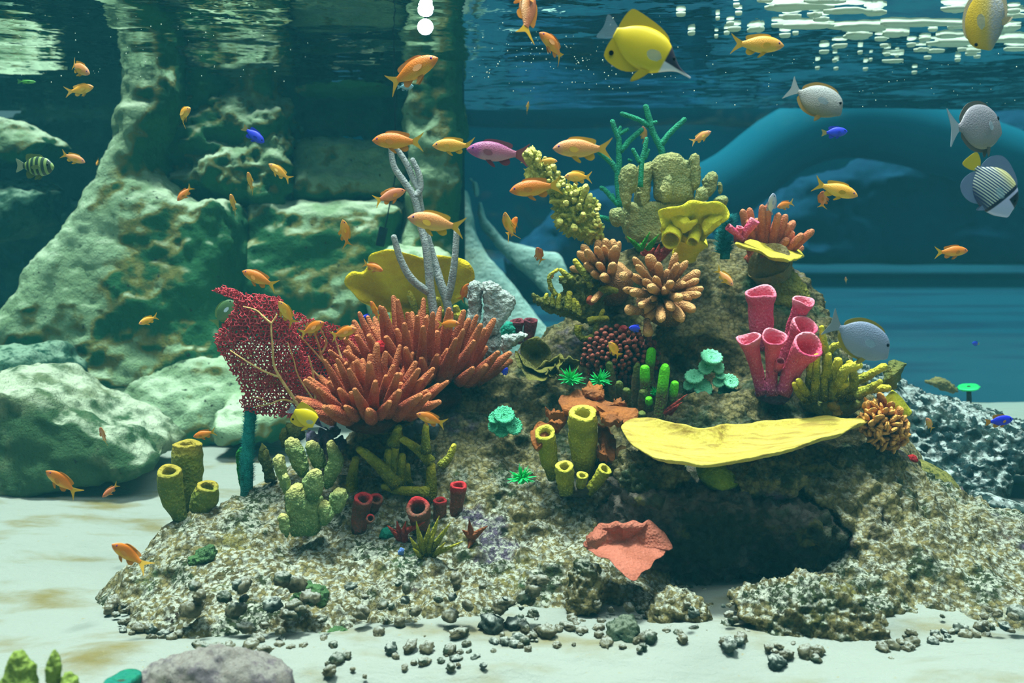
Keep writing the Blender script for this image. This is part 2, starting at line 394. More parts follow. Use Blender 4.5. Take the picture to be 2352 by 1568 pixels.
boulder('rock', [(-160, 870), (0, 882), (60, 905), (150, 965), (240, 1010), (335, 1068), (320, 1090), (180, 1120), (0, 1150), (-160, 1150)], 2.72, .5, .05, 'sloping green-patched rock running down to the pale sand', mat=rock_mat('green_rock', '7c8868', '566a48', '3a5838', 'bcc6ac', .5, .95, 3, .42, .54, bs=3), lean=.12, amp=.02, seed=53, kn=.02)
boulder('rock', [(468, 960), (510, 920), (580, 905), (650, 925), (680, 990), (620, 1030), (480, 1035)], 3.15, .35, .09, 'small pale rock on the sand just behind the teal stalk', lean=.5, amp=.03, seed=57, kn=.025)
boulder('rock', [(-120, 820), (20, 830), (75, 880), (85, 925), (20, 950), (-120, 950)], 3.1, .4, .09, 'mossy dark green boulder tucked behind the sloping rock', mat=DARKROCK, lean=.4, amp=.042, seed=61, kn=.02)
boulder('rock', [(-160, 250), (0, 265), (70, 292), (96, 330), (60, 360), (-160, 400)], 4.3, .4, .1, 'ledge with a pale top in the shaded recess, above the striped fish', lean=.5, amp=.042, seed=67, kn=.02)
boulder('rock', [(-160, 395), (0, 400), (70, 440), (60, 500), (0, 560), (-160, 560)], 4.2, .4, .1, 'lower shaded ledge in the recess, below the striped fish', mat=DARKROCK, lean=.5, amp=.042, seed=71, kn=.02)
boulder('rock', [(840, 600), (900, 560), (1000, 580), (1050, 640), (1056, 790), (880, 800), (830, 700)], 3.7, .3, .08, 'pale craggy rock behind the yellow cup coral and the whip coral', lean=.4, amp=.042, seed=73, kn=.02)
boulder('rock', [(1275, 850), (1290, 800), (1330, 745), (1375, 740), (1390, 800), (1370, 860)], 3.1, .2, .05, 'bright white stone glimpsed behind the maroon polyps', mat=PALEROCK, lean=.4, amp=.03, seed=75, kn=.02, h=.02)
# moulded ledges of the far tank, right of the seam
boulder('moulded_ledge', [(1062, 430), (1080, 520), (1112, 585), (1200, 678), (1285, 790), (1330, 900), (1040, 920)], 4.62, .25, .04, 'smooth pale ledge sweeping down beside the corner seam', mat=PALEROCK, group='ledges behind the pane', lean=.5, amp=.02, seed=81, kn=.006)
boulder('moulded_ledge', [(1076, 402), (1092, 410), (1112, 505), (1160, 556), (1290, 588), (1314, 650), (1390, 780), (1330, 790), (1270, 690), (1170, 600), (1105, 520)], 5.0, .25, .03, 'upper pale ledge behind the dark groove, beside the olive antler coral', mat=PALEROCK, group='ledges behind the pane', lean=.4, amp=.015, seed=83, kn=.006)
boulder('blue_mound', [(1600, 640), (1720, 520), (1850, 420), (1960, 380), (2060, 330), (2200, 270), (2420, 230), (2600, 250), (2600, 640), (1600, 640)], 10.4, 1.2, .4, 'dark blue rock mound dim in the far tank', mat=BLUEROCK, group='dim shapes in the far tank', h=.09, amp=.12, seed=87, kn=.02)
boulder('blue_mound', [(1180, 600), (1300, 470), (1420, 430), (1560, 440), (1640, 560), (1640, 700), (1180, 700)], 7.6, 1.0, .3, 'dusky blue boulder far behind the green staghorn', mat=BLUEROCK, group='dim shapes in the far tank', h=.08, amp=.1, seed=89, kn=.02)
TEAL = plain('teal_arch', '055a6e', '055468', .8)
def band(name, ctrl, Y, r, ry, label):
    pts = [P(a, b, Y) for a, b in ctrl]; q = smooth_path([(p.x, p.y, p.z, r) for p in pts], 24); C, A, B, T = frames([a[:3] for a in q])
    V, F = loft(C, A, B, [(r, r)]*len(C), 14)
    o = obj(name, me_new(name, V, F), TEAL); return tag(o, label, 'arch', 'curved arches of the far tank')
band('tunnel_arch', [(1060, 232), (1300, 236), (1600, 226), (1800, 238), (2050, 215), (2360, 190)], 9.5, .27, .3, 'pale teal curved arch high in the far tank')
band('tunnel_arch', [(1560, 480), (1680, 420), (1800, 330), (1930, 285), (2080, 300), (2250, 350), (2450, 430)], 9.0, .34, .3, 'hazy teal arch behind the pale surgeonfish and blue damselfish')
# pane and seam
seam = P(1062, 500, 4.35)
V, F = box(seam.x-.012, seam.x+.012, 4.3, 4.36, -.05, 1.9)
struct(obj('trim_1', me_new('seam', V, F, False), plain('seam', '123c44', '0e3038', 3)))
m = bpy.data.materials.new('tank_glass'); m.use_nodes = True; nt = m.node_tree; nt.nodes.clear()
out = node(nt, 'ShaderNodeOutputMaterial'); mx = node(nt, 'ShaderNodeMixShader'); tr = node(nt, 'ShaderNodeBsdfTransparent'); gl = node(nt, 'ShaderNodeBsdfGlossy')
gl.inputs['Roughness'].default_value = .05; tr.inputs['Color'].default_value = (.93, .98, 1, 1); mx.inputs[0].default_value = .015
nt.links.new(tr.outputs[0], mx.inputs[1]); nt.links.new(gl.outputs[0], mx.inputs[2]); nt.links.new(mx.outputs[0], out.inputs[0])
V, F = box(seam.x+.012, 4.6, 4.32, 4.34, -.05, 1.9)
struct(obj('window_1', me_new('pane', V, F, False), m))

# ------------------------------------------------------------------ the reef rock
REEF = rock_mat('reef_rock', '9c8f5c', '6a6240', '404d30', 'd2d5c2', .35, .85, 9, .51, .61,
                [('6b5f74', 5.0, .60, .70), ('3e6b45', 3.4, .62, .70), ('3a3226', 12, .62, .74), ('98904f', 6.3, .6, .72)], low=(.16, .46), st=(.455, .56), knob=95)
ctl = [(350,1340,1.88),(450,1300,1.9),(600,1260,1.95),(450,1400,1.77),(650,1400,1.75),(850,1350,1.82),(700,1200,2.05),(850,1230,2.0),(1000,1330,1.85),(1000,1200,2.03),(1150,1350,1.83),(1150,1200,2.03),
 (1100,1050,2.2),(1200,950,2.32),(1100,850,2.45),(1250,850,2.45),(950,1000,2.25),(800,1010,2.28),(900,930,2.5),(1330,1000,2.25),(1300,1200,2.03),(1280,1330,1.86),(800,1450,1.7),(1000,1440,1.72),
 (300,1290,1.95),(420,1198,2.1),(560,1138,2.2),(640,1090,2.3),(1130,1450,1.7),
 (1450,1120,2.08),(1400,900,2.33),(1400,750,2.5),(1500,700,2.5),(1400,620,2.62),(1550,580,2.6),(1750,590,2.55),(1840,650,2.52),(1600,800,2.33),(1750,800,2.35),(1650,950,2.2),(1800,1000,2.12),(1950,1000,2.12),(1750,1090,2.0),
 (1900,1120,1.98),(2050,1060,2.1),(2100,1200,1.95),(2000,1250,1.9),(2200,1200,2.0),(2300,1230,1.98),(2200,1330,1.85),(2350,1330,1.86),(2100,1390,1.79),(1850,1420,1.74),(1700,1420,1.75),(1540,1400,1.79),(2350,1400,1.76),(2450,1300,1.9)]
C3 = [list(P(*c)) for c in ctl]
for g in [(240,1400),(300,1447),(430,1487),(600,1517),(780,1535),(950,1540),(1100,1525),(1200,1478),(1290,1425),(1380,1425),(1500,1440),(1640,1440),(1700,1480),(1800,1520),(2000,1525),(2110,1475),(2250,1450),(2400,1452),(2560,1420),(258,1320)]:
    p = G(*g); C3.append([p.x, p.y, -.035])
for x, y, z in [(-1.0,1.9,-.1),(-.9,2.2,-.1),(-.72,2.42,-.08),(-.55,2.6,-.06),(-.45,2.95,-.1),(-.2,2.95,.2),(-.2,3.2,-.1),(.1,2.85,.32),(.1,3.15,-.1),(.3,3.0,.45),(.35,3.3,-.1),(.7,2.95,.55),(.7,3.3,-.1),(1.0,2.75,.4),(1.05,3.1,-.1),
                (1.2,2.5,.12),(1.3,2.75,-.1),(1.1,2.25,.2),(1.5,2.45,-.1),(1.8,2.3,-.08),(1.6,2.2,.05),(-.8,1.6,-.1),(0,1.4,-.15),(.7,1.4,-.15),(1.5,1.4,-.15),(-1.4,2.5,-.2),(2.2,2.0,-.1),(2.2,1.4,-.15),(0,3.6,-.2),(1.2,3.6,-.2),(-1.2,1.5,-.2)]:
    C3.append([x, y, z])
C3 = np.array(C3)
def tps_fit(c, lam=2e-4):
    n = len(c); d = np.linalg.norm(c[:, None, :2]-c[None, :, :2], axis=2); K = np.where(d > 0, d*d*np.log(d+1e-9), 0)+lam*np.eye(n)
    Pm = np.hstack([np.ones((n, 1)), c[:, :2]]); A = np.zeros((n+3, n+3)); A[:n, :n] = K; A[:n, n:] = Pm; A[n:, :n] = Pm.T
    return np.linalg.solve(A, np.concatenate([c[:, 2], np.zeros(3)]))
TW = tps_fit(C3)
def reef_h(x, y):
    r = TW[-3]+TW[-2]*x+TW[-1]*y
    for (cx, cy_, _), wt in zip(C3, TW):
        d2 = (x-cx)**2+(y-cy_)**2
        r = r+wt*.5*d2*np.log(d2+1e-12)
    return r
def build_reef():
    h = .0125
    xs, ys, zs = np.arange(-1.15, 1.95, h), np.arange(1.45, 3.35, h), np.arange(-.06, 1.0, h)
    X, Y = np.meshgrid(xs, ys, indexing='ij'); H = reef_h(X, Y)
    gxm, gym = np.gradient(H, h)
    sl = np.sqrt(1+np.minimum(gxm**2+gym**2, 6))
    D = (zs[None, None, :]-H[:, :, None])/sl[:, :, None]
    Z = zs[None, None, :]
    def ell(px, py, Yc, rx, ry, rz):
        c = P(px, py, Yc); q = ((X[:, :, None]-c.x)/rx)**2+((Y[:, :, None]-c.y)/ry)**2+((Z-c.z)/rz)**2
        return (np.sqrt(q)-1)*min(rx, ry, rz)
    k = .04
    def cut(D, E):
        hh = np.clip(.5-.5*(-E-D)/k, 0, 1); return -E*(1-hh)+D*hh+k*hh*(1-hh) if False else np.maximum(D, -E)
    D = cut(D, ell(1700, 1265, 1.83, .275, .34, .15))
    D = cut(D, ell(1500, 1200, 1.95, .12, .2, .11))
    D = cut(D, ell(1590, 835, 2.28, .15, .13, .09))
    D = cut(D, ell(860, 1050, 2.22, .11, .1, .06))
    p3 = np.stack(np.broadcast_arrays(X[:, :, None], Y[:, :, None], Z), -1).reshape(-1, 3)
    near = np.abs(D.ravel()) < .1
    nz = np.zeros(len(p3)); q = p3[near]
    nz[near] = .020*fbm(q*9, 3, 101)
    D = D+nz.reshape(D.shape)
    D[0] = D[-1] = 1; D[:, 0] = D[:, -1] = 1; D[:, :, 0] = np.maximum(D[:, :, 0], .001); D[:, :, -1] = 1
    V, F = nets(D, (xs[0], ys[0], zs[0]), h)
    me = subdiv(me_new('reef_rock', V, F), 1)
    c, n = coords(me)
    w1 = worley(c*21+.35*fbm(c*15, 2, 5)[:, None], 3); w2 = worley(c*62, 9)
    calm = np.clip(.5+1.2*vn(c*4.0, 77), .25, 1)
    setco(me, c+n*((.034*(.5-w1)+.012*(.5-w2))*calm+.006*fbm(c*40, 3, 55))[:, None])
    o = recentre(obj('reef_rock', me, REEF))
    return tag(o, 'large knobbly reef mound of grey-green rock carrying the corals', 'rock')
reef = build_reef()
# ------------------------------------------------------------------ corals: builders
def zf(x0, y0, s): return lambda l: [(x0+a/s, y0+b/s) for a, b in l]
Z1 = zf(1200, 300, 4.612); Z2 = zf(1220, 540, 4.612); Z3 = zf(740, 560, 4.612); Z4 = zf(600, 920, 4.612)
Z5 = zf(1180, 780, 4.237); Z6 = zf(1820, 740, 4.239); Z7 = zf(1380, 220, 3.92); Z8 = zf(1552, 520, 2.904); Z9 = zf(480, 640, 4.9); Z0 = zf(780, 1028, 2.904); ZA = zf(0, 1028, 2.904)
def colony(name, label, cat, px, py, Y, group=None): return thing(name, label, cat, P(px, py, Y), group)
def local(o, e):
    """hand a finished world-space mesh object to its colony"""
    o.data.transform(Matrix.Translation(o.location-e.location)); o.location = (0, 0, 0); o.parent = e; return o
def lobe(e, name, pts, Y, thick=.03, rnd=.014, mat=None, h=.006, amp=.006, kn=.003, seed=1, lean=0.0, fs=14, kf=40, kw=.6, lv=1):
    return local(slab_rock(name, pts, Y, thick, rnd, mat, lean, h, amp, seed, kn, fs, lv, kf, kw), e)
def branch(e, name, pts, mat, n=None, seg=8, knob=.25, ks=90, seed=0, dome=True):
    """pts: (px, py, Y, radius in px)"""
    c = []
    for px, py, Y, r in pts:
        p = P(px, py, Y)-e.location; c.append((p.x, p.y, p.z, r*S(Y)))
    V, F = tube(c, n or max(6, 5*(len(c)-1)+1), seg, dome, knob, ks, seed)
    return obj(name, me_new(name, V, F), mat, e)
def unit_limb(kind, asp, seed, seg=10, knob=.12, bend=.25):
    """unit length along z, radius 1; asp = radius / length"""
    prof = {'taper': [(0, 1.12), (.2, 1.08), (.45, .90), (.68, .68), (.88, .44)], 'club': [(0, .7), (.25, .72), (.5, .8), (.72, .95), (.86, 1)],
            'cone': [(0, 1), (.3, .8), (.6, .5), (.85, .22), (.95, .1)], 'cyl': [(0, 1), (.3, .96), (.6, 1.02), (.9, .94)]}[kind]
    rn = random.Random(seed); r_end = prof[-1][1]; dz = min(r_end*asp*.9, .25); z1 = prof[-1][0]
    pr = [(z*(1-dz)/z1, r) for z, r in prof]+[(1-dz+dz*k, r_end*math.sqrt(max(0.02, 1-k*k))) for k in (.4, .75, .95)]
    ax, ay = rn.uniform(-bend, bend), rn.uniform(-bend, bend)
    V = []; ns = len(pr)
    for z, r in pr:
        for k in range(seg):
            t = 2*math.pi*k/seg; f = 1+knob*rn.uniform(-1, 1)*(1 if 0 < z < .97 else .3)
            V.append((ax*math.sin(z*2.2)+r*f*math.cos(t), ay*math.sin(z*2.2)+r*f*math.sin(t), z))
    F = [(i*seg+k, i*seg+(k+1) % seg, (i+1)*seg+(k+1) % seg, (i+1)*seg+k) for i in range(ns-1) for k in range(seg)]
    F.append(tuple(range((ns-1)*seg, ns*seg)))
    return me_new('limb', V, F)
def limb(e, name, me, a, b, r, roll=0):
    """a, b: local base and tip; r in metres"""
    o = bpy.data.objects.new(name, me); COL.objects.link(o); o.parent = e
    d = Vector(b)-Vector(a); return aim(o, a, d, d.length, r, roll)
def pxlimb(e, name, me, a, b, r):
    """a, b = (px, py, Y); r in px"""
    return limb(e, name, me, P(*a)-e.location, P(*b)-e.location, r*S(b[2]), R.uniform(0, 6))
def limbs(kind, asp, mat, n=4, **kw):
    out = []
    for i in range(n):
        m = unit_limb(kind, asp, 50+i, **kw); m.materials.append(mat); out.append(m)
    return out
def hollow(e, name, ctrl, mat, wall=.25, deep=.55, seg=20, rib=0.0, ribn=30, seed=0, n=14, rimwave=.03, oval=1.0):
    """open tube; ctrl (px, py, Y, r px) from foot to rim"""
    c = []
    for px, py, Y, r in ctrl:
        p = P(px, py, Y)-e.location; c.append((p.x, p.y, p.z, r*S(Y)))
    q = smooth_path(c, n); pts = [Vector(a[:3]) for a in q]; rad = [a[3] for a in q]
    pts, A, B, T = frames(pts); r1 = rad[-1]; up = T[-1]; m = n
    def add(p, r, i): pts.append(p); rad.append(r); A.append(A[i]); B.append(B[i])
    add(pts[n-1]+up*r1*.10, r1*.98, n-1); add(pts[n-1]+up*r1*.16, r1*(1-wall*.45), n-1); add(pts[n-1]+up*r1*.10, r1*(1-wall), n-1)
    for k in (.12, .3, .55, .8, 1):
        i = max(0, int((n-1)*(1-deep*k))); add(pts[i].copy(), max(rad[i]*(1-wall*1.1)*(1-.5*k*k), 1e-4), i)
    V, F = loft(pts, A, B, rad, seg)
    a = np.array([list(v) for v in V]); cc = np.array([list(p) for p in pts]).repeat(seg, 0); d = a-cc
    f = rib*np.sin(np.arange(len(pts)).repeat(seg)*1.9+1.5*vn(a*40, seed))+.10*vn(a*28+seed, seed+1)+.05*vn(a*90, seed+2)
    a = cc+d*(1+f)[:, None]
    if rimwave:
        th = np.tile(np.arange(seg)*2*math.pi/seg, len(pts)); wv = rimwave*r1*(np.sin(2*th+seed)+.7*np.sin(3*th+seed*2))
        g = np.zeros(len(pts)); g[n-3:n+4] = [.3, .7, 1, 1, 1, 1, .6]
        a += np.outer(wv*g.repeat(seg), np.array(up))*2
    return obj(name, me_new(name, a, F), mat, e)
def resample(pts, n):
    p = [Vector(a) for a in pts]; p = p+[p[0]]; L = [0]
    for a, b in zip(p, p[1:]): L.append(L[-1]+(b-a).length)
    out = []; j = 0
    for k in range(n):
        s = L[-1]*k/n
        while L[j+1] < s: j += 1
        t = (s-L[j])/max(L[j+1]-L[j], 1e-9); out.append(p[j].lerp(p[j+1], t))
    for _ in range(1): out = [(out[i-1]+out[i]*2+out[(i+1) % n])*.25 for i in range(n)]
    return out
def sheet(e, name, outline, centre, mat, off=None, thick=.006, nt=72, nr=12, ruffle=0.0, rk=7, seed=0, nrm=(0, 0, 1), lump=.002):
    """a leaf or plate: 3D outline, 3D centre, off(r, theta) -> shift of the skin along nrm"""
    o3 = resample(outline, nt); c = Vector(centre); N = Vector(nrm).normalized(); top = []
    for i in range(1, nr+1):
        r = (i/nr)**.85
        for k in range(nt):
            th = 2*math.pi*k/nt; p = c.lerp(o3[k], r)
            z = (off(r, th) if off else 0)+ruffle*r**3*(math.sin(rk*th+seed)+.6*math.sin(rk*1.7*th+2*seed))
            top.append(p+N*z)
    top.append(c+N*(off(0, 0) if off else 0))
    a = np.array([list(v) for v in top]); a = a+np.outer(lump*fbm(a*30, 3, seed+2), np.array(N)); n = len(a)
    edge = np.ones(n); edge[-nt-1:-1] = .35
    b = a-np.outer(thick*edge, np.array(N)); V = np.vstack([a, b]); F = []
    for i in range(nr-1):
        for k in range(nt):
            k2 = (k+1) % nt; q = (i*nt+k, (i+1)*nt+k, (i+1)*nt+k2, i*nt+k2)
            F.append(q); F.append(tuple(x+n for x in q[::-1]))
    for k in range(nt):
        k2 = (k+1) % nt; F.append((n-1, k, k2)); F.append((2*n-1, n+k2, n+k)); z = (nr-1)*nt
        F.append((z+k, n+z+k, n+z+k2, z+k2))
    V = V-np.array(e.location)
    return obj(name, me_new(name, V, F), mat, e)
def pl(pts, Y): return [P(a, b, Y) for a, b in pts]
# ------------------------------------------------------------------ corals: the colonies
# rust finger corals
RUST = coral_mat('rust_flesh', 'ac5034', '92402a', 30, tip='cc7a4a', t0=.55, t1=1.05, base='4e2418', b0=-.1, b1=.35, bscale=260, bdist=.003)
RF = limbs('taper', .13, RUST, 5, knob=.09)
DRUST = coral_mat('rust_foot', '4a2216', '34180f', 30)
def bush(e, me, n, cx, cy, Y, rx, ry, rz, L, r, spread=1.0, tilt=(0, -.25, 0), amax=1.35, seed=1, name='finger'):
    """fingers standing on a dome; rx, rz, L, r in px; ry in m"""
    rn = random.Random(seed); s = S(Y); c = P(cx, cy, Y)-e.location; done = []
    k = 0
    while len(done) < n and k < n*60:
        k += 1; a = rn.uniform(-math.pi, math.pi); q = math.sqrt(rn.random()); ux, uy = q*math.cos(a), q*math.sin(a)
        if any((ux-x)**2*rx*rx*s*s+(uy-y)**2*ry*ry < (r*s*1.35)**2 for x, y in done): continue
        done.append((ux, uy)); h = math.sqrt(max(0, 1-q*q))
        p = c+Vector((ux*rx*s, uy*ry, h*rz*s))
        d = Vector((ux*spread, uy*spread, .35+.75*h))+Vector(tilt)*q+Vector((rn.gauss(0, .10), rn.gauss(0, .10), 0))
        d.normalize(); l = L*s*rn.uniform(.55, 1.2)*(.75+.25*h); rr = r*s*rn.uniform(.85, 1.15)
        limb(e, name, rn.choice(me), p-d*l*.15, p+d*l, rr, rn.uniform(0, 6))
def dome(e, name, cx, cy, Y, rx, ry, rz, mat, seed=3):
    s = S(Y); bm = bmesh.new(); bmesh.ops.create_icosphere(bm, subdivisions=3, radius=1)
    me = bpy.data.meshes.new(name); bm.to_mesh(me); bm.free(); a, n = coords(me)
    a = a*(1+.12*fbm(a*2.2, 3, seed))[:, None]*np.array([rx*s, ry, rz*s])+np.array(P(cx, cy, Y)-e.location); setco(me, a)
    return obj(name, me, mat, e)
FOOT = coral_mat('foot_rock', '3c3a2b', '24281f', 20, bdist=.006, bscale=60)
e = colony('finger_coral', 'taller rust-orange finger coral growing before the grey whip coral', 'coral', 960, 925, 2.32, 'rust finger corals')
dome(e, 'base', 955, 915, 2.34, 112, .07, 40, DRUST)
bush(e, RF, 110, 955, 872, 2.34, 150, .12, 50, 128, 13.5, .68, (0, -.12, .1), seed=4)
e = colony('finger_coral', 'lower rust-orange finger coral with stubby side fingers, touching the red sea fan', 'coral', 855, 1000, 2.1, 'rust finger corals')
dome(e, 'base', 855, 965, 2.12, 66, .06, 28, DRUST)
bush(e, RF, 96, 855, 950, 2.12, 104, .11, 44, 112, 13.5, .8, (0, -.3, -.05), seed=9)

# red sea fan
FANRED = coral_mat('fan_red', 'd8505a', 'b83844', 40, bdist=.001, bscale=300)
FANVEIN = coral_mat('fan_vein', 'e2c080', 'c69a58', 60, bdist=.001, bscale=300)
def fan_point(x, y, leaf):
    if leaf == 0: t = (x-490)/240; d = 2.20-.07*math.sin(max(0, min(1, t))*math.pi*.9)-.02*math.sin((y-650)/70)
    else: t = (x-670)/170; d = 2.22+.05*t+.02*math.sin((x+y)/40)
    return P(x, y, d)
def fan_leaf(e, poly, leaf, step, seed):
    rn = random.Random(seed); mb = MB()
    xs = [p[0] for p in poly]; ys = [p[1] for p in poly]
    def inside(x, y):
        return poly_sdf(poly, np.array([x], float), np.array([y], float))[0] < 0
    pts = {}; sx, sy = step*math.sqrt(3)/2, step*1.5
    def vert(key):
        if key not in pts:
            i, j, k = key; x = min(xs)+i*sx+rn.uniform(-.6, .6)*step; y = min(ys)+j*sy+(.5*step if k else 0)*(1)+rn.uniform(-.5, .5)*step
            pts[key] = (x, y, inside(x, y), rn.uniform(-.004, .004))
        return pts[key]
    nx, ny = int((max(xs)-min(xs))/sx)+2, int((max(ys)-min(ys))/sy)+2
    edges = []
    for j in range(ny):
        for i in range(nx):
            up = (i+j) % 2
            a = (i, j, up); b = (i+1, j, (i+1+j) % 2); edges.append((a, b))
            if up: edges.append((a, (i, j+1, (i+j+1) % 2)))
    for a, b in edges:
        A, B = vert(a), vert(b)
        if not (A[2] and B[2]) or rn.random() < .07: continue
        p, q = fan_point(A[0], A[1], leaf), fan_point(B[0], B[1], leaf); p.y += A[3]; q.y += B[3]
        p -= e.location; q -= e.location; d = (q-p)
        if d.length < 1e-5: continue
        r = rn.uniform(1.3, 2.2)*S(2.2); ax = d.orthogonal().normalized(); ay = d.normalized().cross(ax); dd = d.normalized()*r*.5
        V = [p-dd+(ax*math.cos(t)+ay*math.sin(t))*r for t in (0, 2.09, 4.19)]+[q+dd+(ax*math.cos(t)+ay*math.sin(t))*r*.8 for t in (0, 2.09, 4.19)]
        mb.add(V, [(0, 1, 4, 3), (1, 2, 5, 4), (2, 0, 3, 5)])
    return obj('lattice', mb.mesh('lattice'), FANRED, e)
L1 = [(485,668),(505,655),(560,672),(600,676),(640,680),(655,705),(670,735),(690,790),(715,850),(732,925),(715,958),(690,962),(640,960),(560,947),(548,920),(556,905),(540,870),(505,815),(489,785),(490,768),(500,755),(515,738),(530,715),(535,692),(510,678)]
L2 = [(664,708),(720,733),(760,742),(800,757),(840,785),(822,830),(775,870),(757,885),(750,930),(728,940),(705,870),(685,790)]
e = colony('sea_fan', 'red netted sea fan with yellow veins, two folded leaves', 'coral', 720, 985, 2.2)
fan_leaf(e, L1, 0, 5.6, 1); fan_leaf(e, L1, 0, 5.6, 5).location.y = .010; fan_leaf(e, L1, 0, 4.6, 8).location.y = .018; fan_leaf(e, L2, 1, 4.6, 2); fan_leaf(e, L2, 1, 5.4, 6).location.y = .012
fan_leaf(e, [(485,668),(505,655),(560,672),(545,690),(510,678)], 0, 4, 3)
for leaf, r0, ln in [(0, 3.2, [(1010,1460),(1000,1400),(870,1200),(800,1090),(740,960),(730,800),(715,640),(710,500)]), (0, 2, [(710,500),(620,420),(540,350),(400,310)]), (0, 2, [(710,500),(740,460),(775,400)]),
    (0, 2.4, [(800,1090),(760,1085),(620,1030),(430,920),(255,805)]), (0, 2.2, [(985,1390),(840,1355),(700,1400),(540,1430)]), (0, 1.6, [(1190,1370),(1020,1100),(960,900),(895,715)]), (0, 2.6, [(1210,1460),(1200,1250),(1170,1020),(1130,870)]),
    (0, 1.4, [(660,1390),(590,1340),(470,1320)]), (1, 2.6, [(1340,1180),(1190,1040),(1170,1000)]), (1, 2.4, [(1400,1040),(1290,930),(1180,800),(1030,640)]), (1, 3, [(1330,980),(1270,860),(1240,740),(1185,580)]), (1, 2.4, [(1275,840),(1330,720),(1300,640),(1250,540)]), (1, 2.6, [(1500,900),(1460,780),(1400,600)])]:
    c = []
    for i, (x, y) in enumerate(Z9(ln)):
        p = fan_point(x, y, leaf)-e.location; c.append((p.x, p.y-.008, p.z, 1.35*(r0-.8*r0*i/len(ln)*.8)*S(2.2)))
    V, F = tube(c, 5*len(c), 6, True, .3, 250, leaf); obj('vein', me_new('vein', V, F), FANVEIN, e)

# teal stalk with bristles, green blade beside it
TEALF = coral_mat('teal_flesh', '259490', '34aea6', 40, base='1a4a40', b1=.4, bscale=300)
LEAFG = coral_mat('leaf_green', '1f8a2a', '2a6a26', 30)
e = colony('sea_whip', 'upright teal bristly stalk rising beneath the red sea fan', 'coral', 567, 1150, 2.18)
branch(e, 'stalk', [(566, 1155, 2.18, 16), (567, 1080, 2.18, 14), (570, 1010, 2.18, 13), (576, 945, 2.18, 13)], TEALF, 18, 10, .3)
def bristles(e, axis, r, n, L, mat, seed=1, w=.0008, name='bristles'):
    rn = random.Random(seed); mb = MB()
    for _ in range(n):
        t = rn.random(); i = min(int(t*(len(axis)-1)), len(axis)-2); f = t*(len(axis)-1)-i
        c = axis[i].lerp(axis[i+1], f)-e.location; a = rn.uniform(0, 6.28); d = Vector((math.cos(a), math.sin(a), rn.uniform(.2, .8))).normalized()
        p = c+d*r*.8; q = c+d*(r+L*rn.uniform(.5, 1)); s = d.orthogonal().normalized()*w; u = d.cross(s)
        mb.add([p+s, p-s*.5+u, p-s*.5-u, q], [(0, 1, 3), (1, 2, 3), (2, 0, 3)])
    o = obj(name, mb.mesh(name), mat, e); o['kind'] = 'stuff'; return o
bristles(e, pl([(567, 1110), (568, 1050), (576, 948)], 2.18), 13*S(2.18), 1300, 12*S(2.18), TEALF)
e = colony('seaweed_blade', 'bright green blade standing close beside the teal stalk', 'seaweed', 552, 1120, 2.2)
lobe(e, 'blade', [(540, 1040), (547, 1027), (556, 1026), (560, 1050), (558, 1125), (549, 1120), (541, 1080)], 2.2, .012, .005, LEAFG, .004, .001, .001)

# yellow cup behind, whip coral, grey lobes
YEL = coral_mat('yellow_flesh', 'efd41a', 'dfbc16', 18, bdist=.002, bscale=200, dots=None)
cup = Z3([(228,395),(250,340),(310,296),(360,310),(395,328),(440,305),(475,230),(490,130),(530,90),(680,42),(760,36),(840,45),(930,90),(1000,120),(1040,150),(1100,150),(1180,130),(1260,130),(1400,170),(1480,185),(1550,205),(1610,280),(1622,360),(1570,470),(1480,560),(1350,660),(1100,740),(850,740),(620,700),(480,620),(350,505),(240,425)])
e = colony('cup_coral', 'big yellow cup coral with a notched wavy rim, behind the rust finger coral', 'coral', 930, 735, 2.75)
o3 = []
for x, y in cup:
    t = max(0, (730-y)/170); o3.append(P(x, y, 2.78-.24*t**1.3))
sheet(e, 'cup_wall', o3, P(935, 700, 2.80), YEL, lambda r, th: .03*math.sin(3*th)*r*r, .012, 96, 14, .006, 9, 2, (0, 1, .2))
branch(e, 'foot', [(935, 790, 2.8, 50), (935, 740, 2.8, 40), (935, 705, 2.8, 40)], YEL, 8, 14, .1, dome=False)
WHIP = coral_mat('whip_grey', 'a3a9a6', '8b9193', 60, bscale=190, bdist=.002, dots='4d5354')
e = colony('whip_coral', 'tall pale grey whip coral with dotted forked branches', 'coral', 1000, 755, 2.52)
for b in [[(1003,770,2.52,10),(996,715,2.52,10),(988,660,2.52,10),(985,620,2.52,10),(978,565,2.52,9),(966,515,2.53,9),(952,455,2.53,8),(930,420,2.53,8),(905,382,2.53,7),(897,335,2.53,6)],
          [(952,452,2.53,8),(966,432,2.54,7),(962,400,2.54,7),(948,368,2.54,6)], [(966,440,2.54,7),(953,420,2.55,7),(936,380,2.55,7),(908,335,2.55,6)],
          [(1036,765,2.56,10),(1028,700,2.56,10),(1012,650,2.56,10),(1000,608,2.57,9),(985,555,2.57,8),(968,480,2.57,7),(962,440,2.56,7)],
          [(985,672,2.52,9),(945,640,2.5,9),(920,595,2.49,8),(905,545,2.48,7)], [(1026,690,2.56,9),(1036,655,2.55,9),(1044,600,2.54,8),(1049,530,2.54,7)]]:
    branch(e, 'branch', b, WHIP, None, 10, .12, 160)
GREYL = coral_mat('pale_lobe', 'acb4ae', '8a9592', 45, bdist=.0035, bscale=190, dots='6d7876')
e = colony('lobe_coral', 'whitish grey coral of flat blocky lobes beside the whip coral', 'coral', 1125, 830, 2.4)
